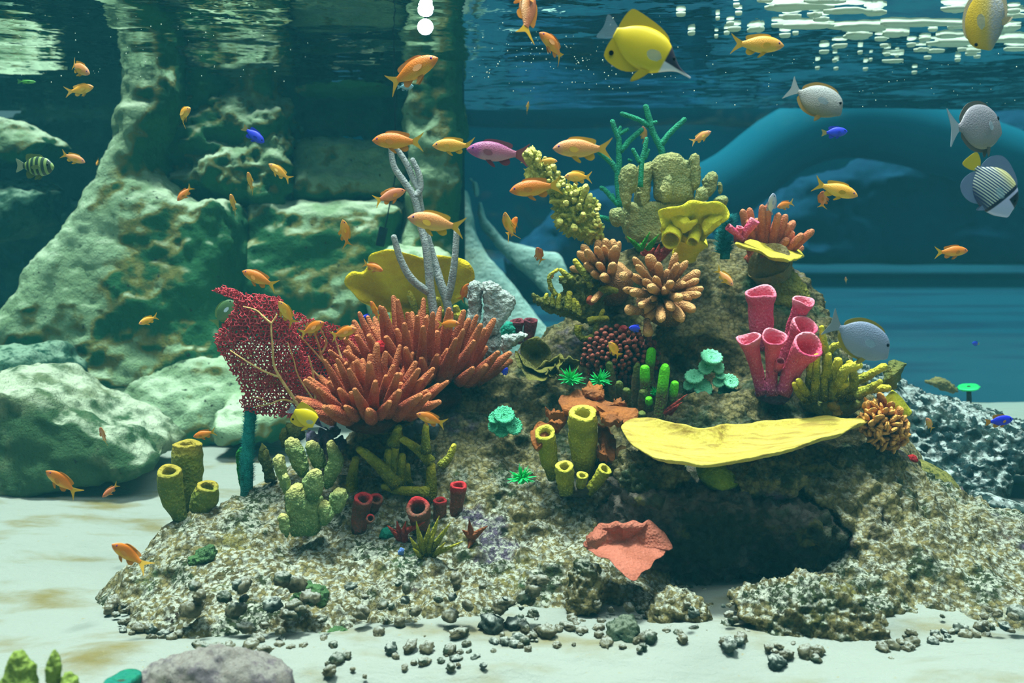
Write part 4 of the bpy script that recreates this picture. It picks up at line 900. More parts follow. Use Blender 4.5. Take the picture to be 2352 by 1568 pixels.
# branching olive coral, cauliflower, yellow square sheet
e = colony('antler_coral', 'olive-yellow branching coral under the swimming grey surgeonfish, beside the pink tubes', 'coral', 1925, 950, 2.15)
for pts, r in [([(300,760),(320,500),(330,300),(300,150),(290,50)],32),([(320,330),(400,240),(480,205)],32),([(330,560),(340,420),(355,320)],36),([(360,760),(400,560),(445,375)],46),([(470,700),(470,560),(520,460),(640,420)],52),([(440,760),(560,600),(720,530),(890,428)],44),([(480,760),(680,670),(930,640)],38),([(180,720),(170,560),(190,390)],40),([(140,700),(90,620),(60,570)],34),([(240,760),(280,640),(310,600)],40),([(200,760),(230,520),(240,330)],34),
               ([(560,740),(600,560),(560,400)],40),([(620,720),(760,640),(850,580)],34),([(400,740),(440,640),(520,600)],40),([(130,760),(60,680),(20,600)],30)]:
    Yb = 2.14+R.uniform(-.03, .06); branch(e, 'branch', [(x, y, Yb-.02*i, r/4.239*1.4*(1-.55*i/len(pts))) for i, (x, y) in enumerate(Z6(pts))], OLY, None, 10, .6, 90, int(r))
sheet(e, 'leaf', pl(Z6([(850,600),(900,460),(930,375),(1000,362),(1110,400),(1080,450),(1040,520),(1010,640),(920,660)]), 2.2), P(*Z6([(960, 510)])[0], 2.17), OLB, None, .012, 48, 8, .008, 5, 3, (0, 1, 0))
dome(e, 'base', 1910, 925, 2.2, 70, .07, 30, OLB)
CAUL = coral_mat('cauliflower', 'b0662c', '94522c', 22, tip='dfa050', t0=.7, bscale=200, bdist=.004); CL = limbs('club', .4, CAUL, 4, knob=.12)
e = colony('cauliflower_coral', 'frilly orange cauliflower coral at the tip of the big yellow plate', 'coral', 2035, 1040, 2.1)
dome(e, 'base', 2038, 985, 2.13, 48, .05, 48, CAUL); rn = random.Random(5); done = []
while len(done) < 80:
    x, y = rn.uniform(-1, 1), rn.uniform(-1, 1)
    if x*x+y*y > 1 or any((x-a)**2+(y-b)**2 < .02 for a, b in done): continue
    done.append((x, y)); z = math.sqrt(1-min(1, x*x+y*y)); cx, cy2 = 2030, 978; k = -.35*x*0
    px, py = cx+x*60+y*14, cy2+y*64
    o = pxlimb(e, 'frill', rn.choice(CL), (cx+.45*x*60+y*8, cy2+.45*y*62+6, 2.12-.02*z), (px+rn.uniform(-6, 6), py-rn.uniform(0, 9), 2.10-.07*z), rn.uniform(8, 12)); o.scale = (o.scale[0]*rn.uniform(.9, 1.5), o.scale[1]*.55, o.scale[2]*rn.uniform(.9, 1.2))
e = colony('leaf_coral', 'squarish yellow leaf standing behind the orange cauliflower coral', 'coral', 2062, 960, 2.2)
sheet(e, 'leaf', pl(Z6([(850,790),(910,710),(970,650),(1020,690),(1070,740),(1120,810),(1172,870),(1110,910),(1040,945),(940,900)]), 2.2), P(*Z6([(1010, 800)])[0], 2.18), YEL2, None, .010, 48, 8, .003, 4, 2, (0, 1, .15))

# salmon sheet by the cave
SALS = coral_mat('salmon_sheet', 'b06450', '96503c', 16, bdist=.003, bscale=160, dots=None)
e = colony('encrusting_coral', 'salmon-pink folded crust coral at the mouth of the cave', 'coral', 1440, 1310, 1.86)
sheet(e, 'crust', [P(x, y, 1.80+.0009*(1250-y)+.0004*abs(x-1440)) for x, y in Z0([(1622,640),(1650,570),(1730,500),(1830,478),(1890,530),(1950,530),(2060,472),(2160,540),(2215,620),(2185,710),(2110,760),(2060,805),(1970,838),(1870,812),(1790,750),(1720,720),(1640,700)])], P(*Z0([(1900, 665)])[0], 1.84), SALS, lambda r, th: .03*(1-r)-.012*math.sin(3*th)*r, .014, 96, 12, .007, 7, 3, (0, 1, .3), .005)
sheet(e, 'fold', [P(x, y, 1.79) for x, y in Z0([(1640,600),(1680,550),(1740,530),(1790,560),(1770,620),(1720,660),(1660,660)])], P(*Z0([(1715, 595)])[0], 1.76), SALS, None, .008, 40, 7, .005, 5, 1, (0, 1, .3), .004)

# light green cactus coral, olive tubes, front group of spikes, red tubes
CACT = coral_mat('cactus_green', '84995c', '6c8650', 24, tip='b3ac66', t0=.7, t1=1.0, base='3f6a3c', b0=0, b1=.45, bdist=.003, bscale=210, dots='a6b078')
e = colony('cactus_coral', 'pale green coral of flat paddle lobes on the near slope', 'coral', 705, 1245, 2.0)
for i, (pts, Y, th) in enumerate([([(110,640),(150,590),(210,620),(240,740),(300,1000),(330,1150),(260,1220),(180,900)], 2.02, .035), ([(190,820),(230,775),(290,810),(300,950),(260,1040)], 1.99, .03), ([(220,440),(290,400),(360,430),(430,550),(490,700),(480,820),(400,840),(320,720),(250,560)], 2.06, .035), ([(440,470),(520,425),(600,490),(660,600),(690,720),(560,780),(490,650)], 2.08, .035),
    ([(670,470),(720,435),(770,480),(850,620),(860,700),(800,830),(740,950),(650,980),(640,760),(700,640)], 2.06, .04), ([(400,880),(480,770),(560,740),(630,780),(650,950),(600,1080),(480,1080)], 1.97, .035), ([(230,980),(330,920),(400,940),(450,1040),(600,1060),(640,1300),(560,1440),(300,1460),(250,1200)], 1.98, .06),
    ([(580,1130),(640,1080),(720,1150),(760,1250),(680,1370),(590,1350)], 1.97, .04), ([(690,1030),(780,950),(880,980),(900,1060),(840,1200),(750,1230),(700,1120)], 1.99, .04), ([(150,1240),(210,1200),(270,1250),(300,1400),(250,1480),(170,1380)], 1.95, .03)]):
    lobe(e, 'paddle', Z4(pts), Y-.05, th, .015, CACT, .0055, .003, .0022, 30+i, 0, 12, 80, .8)
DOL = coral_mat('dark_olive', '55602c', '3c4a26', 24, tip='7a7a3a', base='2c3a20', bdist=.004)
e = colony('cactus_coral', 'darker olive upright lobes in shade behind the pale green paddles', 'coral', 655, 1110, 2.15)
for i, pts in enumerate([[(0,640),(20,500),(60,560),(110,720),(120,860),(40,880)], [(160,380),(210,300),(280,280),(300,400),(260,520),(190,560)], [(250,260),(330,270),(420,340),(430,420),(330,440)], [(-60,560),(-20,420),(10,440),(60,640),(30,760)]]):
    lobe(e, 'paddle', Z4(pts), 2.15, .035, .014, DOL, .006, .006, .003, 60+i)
e = colony('tube_sponge', 'three olive-green tubes at the reef edge against bright sand', 'sponge', 430, 1200, 2.06)
OT = coral_mat('olive_tube', '74802a', '5a6a26', 20, tip='a08c30', t0=.75, base='2f4a26', b0=-.05, b1=.45, bdist=.004, bscale=110)
for ctrl, s in [([(420,1205,2.04,13),(400,1150,2.04,27),(392,1110,2.04,29),(389,1084,2.03,27)],1), ([(440,1180,2.12,18),(434,1120,2.12,31),(431,1060,2.12,35),(431,1022,2.12,34)],2), ([(452,1185,2.08,18),(468,1150,2.07,32),(476,1118,2.06,25)],3)]:
    hollow(e, 'tube', ctrl, OT, .4, .3, 22, .03, seed=s+10, rimwave=.03)
e = colony('spiky_coral', 'olive spiky coral with yellow tips behind the red-mouthed tubes', 'coral', 930, 1110, 2.1, 'spiky olive corals')
for pts, r in [([(1440,900),(1280,720),(1140,590),(1045,520)],52),([(1420,900),(1340,720),(1350,545)],48),([(1430,900),(1400,720),(1425,475)],44),([(1470,930),(1480,760),(1495,590)],46),([(1780,980),(1640,960),(1450,950),(1300,910)],44),([(1790,1060),(1800,860),(1800,690)],52),([(1800,660),(1660,520),(1490,400)],44),([(1390,480),(1430,370),(1455,290)],46),([(1750,560),(1740,400),(1742,270)],36),([(950,1060),(965,820),(1000,630)],50),([(1900,700),(1990,600),(2040,480)],34),([(1560,900),(1540,780),(1550,690)],36)]:
    Yb = 2.1+R.uniform(-.03, .03); branch(e, 'spike', [(x, y, Yb, r/4.612*1.65*(1-.68*i/len(pts))) for i, (x, y) in enumerate(Z4(pts))], OLY, None, 8, .35, 110, int(r))
RT = coral_mat('red_tube', '7a4a38', '5c4432', 24, tip='b3262c', t0=.72, t1=.95, base='3a3024', b1=.3, bdist=.003)
e = colony('tube_sponge', 'low brown tubes with red mouths on the near slope', 'sponge', 930, 1200, 2.02)
for ctrl, s in [([(825,1222,2.02,19),(828,1180,2.02,21),(834,1145,2.0,22)],1), ([(856,1170,2.06,14),(864,1145,2.04,17)],2), ([(846,1196,2.0,7),(851,1190,1.97,10)],3), ([(965,1215,2.0,22),(963,1185,1.99,25),(960,1166,1.96,28)],4), ([(1010,1195,2.04,15),(1011,1150,2.03,17)],5), ([(1044,1195,2.06,14),(1050,1150,2.05,16),(1053,1115,2.04,19)],6)]:
    hollow(e, 'tube', ctrl, RT, .35, .5, 18, .02, seed=s+20)
e = colony('red_fronds', 'small tuft of dark red fronds below the red-mouthed tubes', 'seaweed', 915, 1245, 1.98)
for a, b in [((1480,1450),(1340,1320)),((1480,1450),(1440,1270)),((1490,1450),(1530,1270)),((1500,1440),(1600,1330)),((1500,1400),(1740,1280)),((1470,1460),(1400,1380)),((1520,1480),(1500,1340))]:
    (ax, ay), (bx, by) = Z4([a, b]); pxlimb(e, 'frond', R.choice(RFD), (ax, ay, 1.98), (bx, by, 1.95), 9)
e = colony('spiky_coral', 'small yellow-green spiky coral low on the near slope', 'coral', 985, 1285, 1.93, 'spiky olive corals')
for a, b, r in [((1700,1530),(1640,1265),9),((1730,1520),(1780,1310),9),((1760,1520),(1890,1210),10),((1790,1530),(2000,1285),10),((1690,1560),(1580,1440),9),((1720,1560),(1690,1390),9),((1800,1580),(2140,1480),8),((1760,1560),(1840,1400),9),((1700,1600),(1600,1560),8),((1820,1600),(1960,1500),8)]:
    (ax, ay), (bx, by) = Z4([a, b]); pxlimb(e, 'spike', R.choice(CONE), (ax, ay+12, 1.93), (bx, by, 1.9), r)
e = colony('star_coral', 'little rust star of pointed arms near the yellow-green spiky coral', 'coral', 1085, 1250, 1.95)
RS = limbs('cone', .22, coral_mat('rust_star', '8f4a26', '74401f', 30), 2)
for a, b in [((2230,1450),(2210,1260)),((2230,1450),(2130,1370)),((2230,1450),(2290,1400)),((2230,1450),(2400,1330)),((2230,1470),(2190,1560))]:
    (ax, ay), (bx, by) = Z4([a, b]); pxlimb(e, 'arm', R.choice(RS), (ax, ay, 1.96), (bx, by, 1.94), 10)
# purple-grey leaves, blue-grey lumps, olive cabbage, green fronds, red knobs
PURP = coral_mat('purple_grey', '5c5468', '44425a', 22, bdist=.004, bscale=120)
e = colony('leaf_coral', 'purple-grey crumpled leaf coral under the yellow butterflyfish', 'coral', 750, 1060, 2.12)
for i, pts in enumerate([[(480,330),(560,300),(640,380),(640,520),(560,560),(500,460)], [(600,300),(700,270),(780,360),(760,520),(660,600),(610,480)], [(760,420),(820,380),(900,400),(900,480),(820,560),(760,540)], [(720,260),(800,240),(850,320),(800,380),(730,350)], [(560,420),(640,400),(700,520),(650,640),(570,600)]]):
    sheet(e, 'leaf', pl(Z4(pts), 2.1+.02*i), P(*Z4([(sum(p[0] for p in pts)/len(pts), sum(p[1] for p in pts)/len(pts))])[0], 2.08+.02*i), PURP, None, .01, 40, 7, .008, 5, i, (0, 1, .2), .006)
BLG = rock_mat('blue_grey_stone', '7d8a94', '56646e', '39484c', 'aeb8bc', .5, .95, 12)
for i, (cx, cy2, r, lab) in enumerate([(1660,280,80,'rounded blue-grey stone under the lower rust finger coral'),(1800,320,78,'pale blue-grey stone nearest the bare rock, under the orange fish'),(1560,340,72,'dark blue-grey stone tucked below the finger coral'),(1660,130,50,'small bluish stone just below the head of the orange fish')]):
    (x, y), = Z4([(cx, cy2)]); k = r/4.612
    boulder('stone', [(x-k, y+.3*k), (x-.7*k, y-.7*k), (x, y-k), (x+.8*k, y-.6*k), (x+k, y+.4*k), (x+.5*k, y+1.4*k), (x-.6*k, y+1.3*k)], 2.10+.02*i, .04, .018, lab, BLG, 'blue-grey stones', h=.007, amp=.006, seed=i, kn=.003, fs=14, kf=30)
CABB = coral_mat('cabbage_olive', '6e6a26', '4a4a22', 18, bdist=.004, bscale=120)
e = colony('cabbage_coral', 'olive-brown cabbage coral with curled leaves between the whitish lobes and the maroon polyps', 'coral', 1255, 880, 2.36)
for i, (pts, Y, k) in enumerate([([(60,110),(90,20),(180,-30),(300,0),(360,100),(368,150),(300,270),(200,300),(120,250)], 2.40, 0), ([(5,120),(40,110),(90,220),(200,300),(330,300),(430,250),(450,300),(420,360),(300,400),(140,370),(40,270)], 2.33, .0006), ([(200,300),(270,230),(400,165),(470,145),(505,185),(450,250),(360,310),(260,330)], 2.36, .0006), ([(450,180),(560,160),(645,205),(610,290),(520,330),(440,280)], 2.37, 0), ([(300,330),(400,250),(430,260),(450,330),(380,360)], 2.30, 0)]):
    q = Z5(pts); c = (sum(p[0] for p in q)/len(q), sum(p[1] for p in q)/len(q))
    sheet(e, 'leaf', [P(a, b_, Y-.03+k*(c[1]-b_)*2) for a, b_ in q], P(*c, Y+.03), CABB, None, .009, 56, 8, .008, 5, i, (0, 1, .3), .006)
e = colony('green_fronds', 'small bright green fronds at the foot of the beige lobed coral', 'seaweed', 1470, 570, 2.4)
FG = limbs('cone', .14, coral_mat('frond_green', '2c8a24', '1f6a1e', 30, tip='4ab02c'), 2)
for a, b in [((1240,1230),(1105,1120)),((1250,1230),(1350,1070)),((1340,1215),(1445,1100)),((1330,1220),(1380,1150)),((1240,1230),(1180,1150))]:
    (ax, ay), (bx, by) = Z1([a, b]); pxlimb(e, 'frond', R.choice(FG), (ax, ay+6, 2.4), (bx, by, 2.36), 7)
e = colony('red_fronds', 'dusky red fronds in shade under the yellow ruffled sponge', 'seaweed', 1530, 600, 2.42)
for a, b in [((1400,1380),(1450,1200)),((1430,1360),(1660,1150)),((1440,1340),(1560,1180)),((1330,1320),(1400,1240)),((1300,1300),(1310,1200))]:
    (ax, ay), (bx, by) = Z1([a, b]); pxlimb(e, 'frond', R.choice(RFD), (ax, ay, 2.44), (bx, by, 2.42), 11)
REDK = coral_mat('red_knob', 'c0141a', '980f18', 30)
e = colony('red_sponge', 'vivid red knob sponge wedged among the rust fingers', 'sponge', 866, 812, 2.26)
lobe(e, 'knob', [(846,812),(848,795),(860,784),(876,782),(884,796),(880,812),(862,818)], 2.22, .03, .012, REDK, .005, .003, .002)
e = colony('red_sponge', 'small crimson knob sponge on the far slope, beyond the orange cauliflower coral', 'sponge', 2100, 1065, 2.25)
lobe(e, 'knob', [(2084,1062),(2088,1048),(2104,1045),(2114,1055),(2108,1066)], 2.2, .02, .009, REDK, .005, .003, .002)
e = colony('soft_coral', 'dull mustard coral among the branches above the big yellow plate', 'coral', 1925, 955, 2.1)
lobe(e, 'clump', Z6([(340,800),(430,765),(480,800),(510,860),(520,930),(400,930)]), 2.12, .03, .013, coral_mat('dull_mustard', '8a7020', '6a5a1c', 25), .006, .006, .004)
e = colony('soft_coral', 'faint brown coral beside the green disc anemone far off', 'coral', 2165, 905, 3.2)
lobe(e, 'clump', Z6([(1340,590),(1400,570),(1460,555),(1500,590),(1560,610),(1640,680),(1560,690),(1400,620)]), 3.2, .05, .02, coral_mat('faint_brown', '7a7442', '5e5c38', 25), .01, .01, .005)

# rocks standing round the reef
SPECK = rock_mat('speckled_rock', '4f6660', '38504e', '223c40', 'd0dcd8', .3, .8, 8, .42, .54, bs=3.2, st=(.47, .56), knob=60)
boulder('reef_outcrop', [(1985,1010),(2050,890),(2090,872),(2130,878),(2200,908),(2290,945),(2360,965),(2460,1010),(2470,1120),(2330,1090),(2280,1130),(2160,1130),(2060,1100)], 2.6, .4, .1, 'white-flecked rock mound behind the orange cauliflower coral', SPECK, None, lean=.8, amp=.03, h=.016, seed=91, kn=.012, kf=24, kw=1.3)
boulder('rock', [(2075,1085),(2100,1062),(2150,1072),(2195,1100),(2210,1125),(2165,1145),(2110,1130)], 2.3, .12, .04, 'smooth mustard-tinted rock at the far foot of the reef', rock_mat('mustard_rock', '8a8444', '6a6a34', '4a5428', '9c9850', .4, .9, 9), None, lean=.6, amp=.01, h=.01, seed=93, kn=.004)
boulder('rock', [(1300,1405),(1308,1350),(1320,1315),(1350,1302),(1380,1320),(1392,1365),(1385,1410),(1350,1425)], 1.76, .08, .03, 'upright knobbly rock at the cave mouth beneath the salmon crust', REEF, None, lean=.2, amp=.012, h=.008, seed=95, kn=.008, kf=34, kw=1.3)
boulder('rock', [(1392,1478),(1400,1450),(1430,1438),(1465,1432),(1480,1465),(1465,1500),(1420,1502)], 1.63, .08, .025, 'greenish rock lying on sand in front of the cave', rock_mat('mossy_rock', '5f6a4e', '48563f', '2f4a38', '8f9a84', .4, .9, 12), None, lean=.3, amp=.01, h=.007, seed=97, kn=.006, kf=34)
boulder('rock', [(1480,1440),(1500,1405),(1540,1382),(1600,1390),(1640,1420),(1620,1450),(1560,1440),(1520,1465)], 1.72, .08, .03, 'low ragged rock on the sand between the cave and the near outcrop', REEF, None, lean=.4, amp=.015, h=.008, seed=98, kn=.008, kf=34, kw=1.3)
DARKS = rock_mat('cave_rock', '7c7268', '5e564e', '454c3a', '70685c', .6, .95, 7, .48, .56, [('6e6a3c', 11, .6, .68)], knob=55)
boulder('cave_rock', [(1380,1340),(1395,1250),(1440,1130),(1500,1105),(1600,1112),(1750,1125),(1880,1175),(1985,1240),(2010,1310),(1985,1348),(1900,1352),(1800,1370),(1640,1395),(1560,1385),(1480,1385),(1400,1398)], 1.90, .22, .05, 'smooth dark brown slab under the overhang beneath the wide yellow plate', DARKS, None, lean=-.45, amp=.045, h=.010, seed=111, kn=.018, kf=18, kw=1)
boulder('rock', [(1690,1092),(1720,1076),(1770,1070),(1835,1082),(1850,1116),(1805,1140),(1750,1134),(1705,1118)], 1.90, .16, .04, 'pale knobbly rock lip jutting just under the wide yellow plate', REEF, None, lean=.3, amp=.02, h=.009, seed=115, kn=.010, kf=30, kw=1.3)
boulder('rock', [(1425,1110),(1450,1072),(1500,1062),(1570,1082),(1600,1110),(1530,1145),(1450,1160)], 1.90, .2, .04, 'craggy dark rock shoulder between the yellow tube sponges and the wide plate', REEF, None, lean=.3, amp=.02, h=.009, seed=117, kn=.010, kf=30, kw=1.3)
boulder('rock', [(1690,1420),(1740,1402),(1830,1388),(1900,1368),(1990,1372),(2040,1420),(2080,1470),(2110,1500),(2050,1514),(1960,1514),(1850,1520),(1790,1502),(1730,1466)], 1.66, .16, .04, 'long speckled outcrop on the sand in front of the dark cave slab', REEF, None, lean=.45, amp=.02, h=.009, seed=113, kn=.010, kf=30, kw=1.3)
boulder('rock', [(2262,1165),(2280,1148),(2320,1150),(2400,1175),(2400,1200),(2300,1185)], 2.3, .12, .03, 'grey stones at the far edge of the reef on pale sand', SPECK, None, lean=.3, amp=.01, h=.01, seed=99, kn=.006)
boulder('rock', ZA([(800,1620),(860,1570),(1000,1525),(1200,1475),(1400,1447),(1600,1480),(1760,1535),(1880,1600),(1900,2300),(800,2300)]), 1.33, .10, .05, 'pinkish speckled rock cut by the lower edge of the picture', rock_mat('pink_rock', '9a9088', '857a80', '6f7a5c', 'aaa49c', .4, .9, 10, .55, .7), None, lean=0, amp=.012, h=.012, seed=100, kn=.006, kf=24)
e = colony('leather_coral', 'olive finger-leaf coral poking up at the lower corner, close to the lens', 'coral', 60, 1700, 1.22)
OLF = coral_mat('olive_leaf', '5f7a30', '4a6426', 16, tip='7a8f3c')
for pts in [[(-60,2400),(-40,1560),(10,1450),(40,1385),(90,1360),(135,1358),(155,1440),(215,1455),(220,1600),(180,2400)], [(260,2400),(278,1568),(288,1430),(312,1350),(335,1380),(358,1420),(362,1600),(340,2400)], [(330,2400),(350,1560),(390,1508),(440,1535),(500,1590),(480,2400)]]:
    lobe(e, 'leaf', ZA(pts), 1.2, .03, .012, OLF, .008, .006, .003, int(pts[0][0])+70)
e = colony('plate_coral', 'dark teal rimmed green plate beside the pinkish speckled rock', 'coral', 280, 1600, 1.3)
o3 = [P(x, y, 1.26+.004*(1568-y)) for x, y in ZA([(660,1600),(700,1545),(760,1510),(830,1490),(900,1478),(948,1488),(930,1515),(860,1560),(800,1620)])]
sheet(e, 'plate', o3, P(*ZA([(800, 1560)])[0], 1.29), coral_mat('teal_plate', '0f6a62', '157a58', 20), None, .02, 48, 6, .002, 3, 1, (0, -.3, 1))
branch(e, 'foot', [(280, 2300, 1.3, 40), (275, 1600, 1.29, 40)], FOOT, 6, 10)
ALGA = coral_mat('green_alga', '46683a', '33502e', 30, bdist=.006, bscale=120)
for pts, Y, lab in [([(655,1400),(675,1360),(705,1350),(740,1368),(752,1395),(735,1420),(690,1418)], 1.76, 'green moss-like algae clump low on the near slope'), ([(438,1290),(450,1268),(470,1262),(485,1275),(478,1292),(455,1298)], 1.90, 'small dark green algae tuft on the slope below the olive tubes'), ([(690,1495),(720,1470),(780,1462),(830,1480),(835,1505),(780,1520),(720,1515)], 1.66, 'wide olive-green algae mat at the very foot of the near slope')]:
    o = slab_rock('algae_clump', pts, Y, .04, .016, ALGA, .5, .007, .01, int(pts[0][0]), .006, 14, 1, 45, 1.3); tag(o, lab, 'algae', 'green algae clumps')
e = colony('blue_sponge', 'tiny pale blue sponge beside the small yellow-green spiky coral', 'sponge', 920, 1285, 1.95)
lobe(e, 'knob', [(911,1282),(912,1266),(920,1258),(930,1262),(930,1280)], 1.93, .015, .007, coral_mat('pale_blue', '6f92d8', '5478c0', 30), .005, .003, .002)
e = colony('green_sponge', 'teal sponge patch beside the dark red fronds', 'sponge', 890, 1245, 1.98)
lobe(e, 'knob', [(868,1240),(872,1220),(892,1212),(908,1225),(906,1243)], 1.98, .02, .009, coral_mat('teal_patch', '1a7a64', '14604e', 30), .005, .004, .003)
# sensor hanging on its cable
BLK = plain('black_plastic', '0d1a22', '12242c', 20, .4)
e = colony('sensor_probe', 'small dark probe hanging on a thin cable before the mossy pillar', 'probe', 875, 560, 3.4)
branch(e, 'cable', [(884,525,3.4,1.6),(893,480,3.4,1.6),(908,400,3.4,1.6),(908,300,3.4,1.6),(906,200,3.4,1.6),(905,100,3.4,1.6)], BLK, 24, 6, 0)
V, F = tube([tuple(P(872,565,3.4)-e.location)+(11*S(3.4),), tuple(P(876,545,3.4)-e.location)+(11*S(3.4),), tuple(P(881,522,3.4)-e.location)+(11*S(3.4),)], 6, 6, False); obj('housing', me_new('housing', V, F, False), BLK, e)
# ------------------------------------------------------------------ fish
def fish_mat(name, back, side, belly, z0=-.10, z1=.12, face=None, fx=.30, spots=None, rough=.42):
    """back / side / belly by height in the fish's own frame, face colour before fx"""
    m, nt, b, tc = new_mat(name, rough, .4)
    s = node(nt, 'ShaderNodeSeparateXYZ'); nt.links.new(tc.outputs['Object'], s.inputs[0]); x, z = s.outputs[0], s.outputs[2]
    c = mix(nt, hexc(belly), hexc(side), ramp(nt, z, z0, (z0+z1)*.5)); c = mix(nt, c, hexc(back), ramp(nt, z, (z0+z1)*.5, z1))
    if face: c = mix(nt, c, hexc(face), ramp(nt, x, fx, fx+.12))
    v = voro(nt, tc.outputs['Object'], 62); c = mix(nt, c, hexc(side), ramp(nt, v, .3, .6, 0, .35))
    nt.links.new(c, b.inputs['Base Color']); bump(nt, b, v, .004, .25)
    return m
def fin_mat(name, a, b_, rays=55, alpha=1.0):
    m, nt, b, tc = new_mat(name, .5, .3)
    wv = node(nt, 'ShaderNodeTexWave', bands_direction='DIAGONAL'); nt.links.new(tc.outputs['Object'], wv.inputs['Vector']); wv.inputs['Scale'].default_value = rays; wv.inputs['Distortion'].default_value = 1.5
    nt.links.new(mix(nt, hexc(a), hexc(b_), wv.outputs[1]), b.inputs['Base Color']); b.inputs['Alpha'].default_value = alpha
    bump(nt, b, wv.outputs[1], .004, .4); return m
EYE_P = plain('eye_pupil', '08060c', '0a0810', 5, .15)
def eye_mats(iris): return plain('eye_'+iris, iris, iris, 5, .2)
def body_mesh(st, bend=0, seg=18, n=34):
    st = np.array(st, float)          # x, z centre, half height, half width
    q = smooth_path(st, n); V, F = [], []
    for x, zc, h, w_ in q:
        for k in range(seg):
            t = 2*math.pi*k/seg; V.append([x, w_*math.cos(t), zc+max(h, .002)*math.sin(t)])
    for i in range(n-1):
        for k in range(seg): F.append((i*seg+k, (i+1)*seg+k, (i+1)*seg+(k+1) % seg, i*seg+(k+1) % seg))
    F.append(tuple(range(seg))); F.append(tuple(range((n-1)*seg, n*seg))[::-1]); return V, F
def bendv(V, k): return [(x, y+k*max(0, .12-x)**2, z) for x, y, z in V]
def fin_mesh(out, t=.006, y=0.0, flare=0.0, ax=0.0):
    """a thin plate from an (x, z) outline; flare turns it outward about x = ax"""
    n = len(out); V = []
    for s in (1, -1):
        for x, z in out: V.append([x, y+s*t*.5+flare*(ax-x), z])
    F = [tuple(range(n)), tuple(range(2*n-1, n-1, -1))]+[(i, n+i, n+(i+1) % n, (i+1) % n) for i in range(n)]
    return V, [f[::-1] for f in F]
def curve(pts, n=20):
    return [tuple(a) for a in smooth_path(pts, n)]
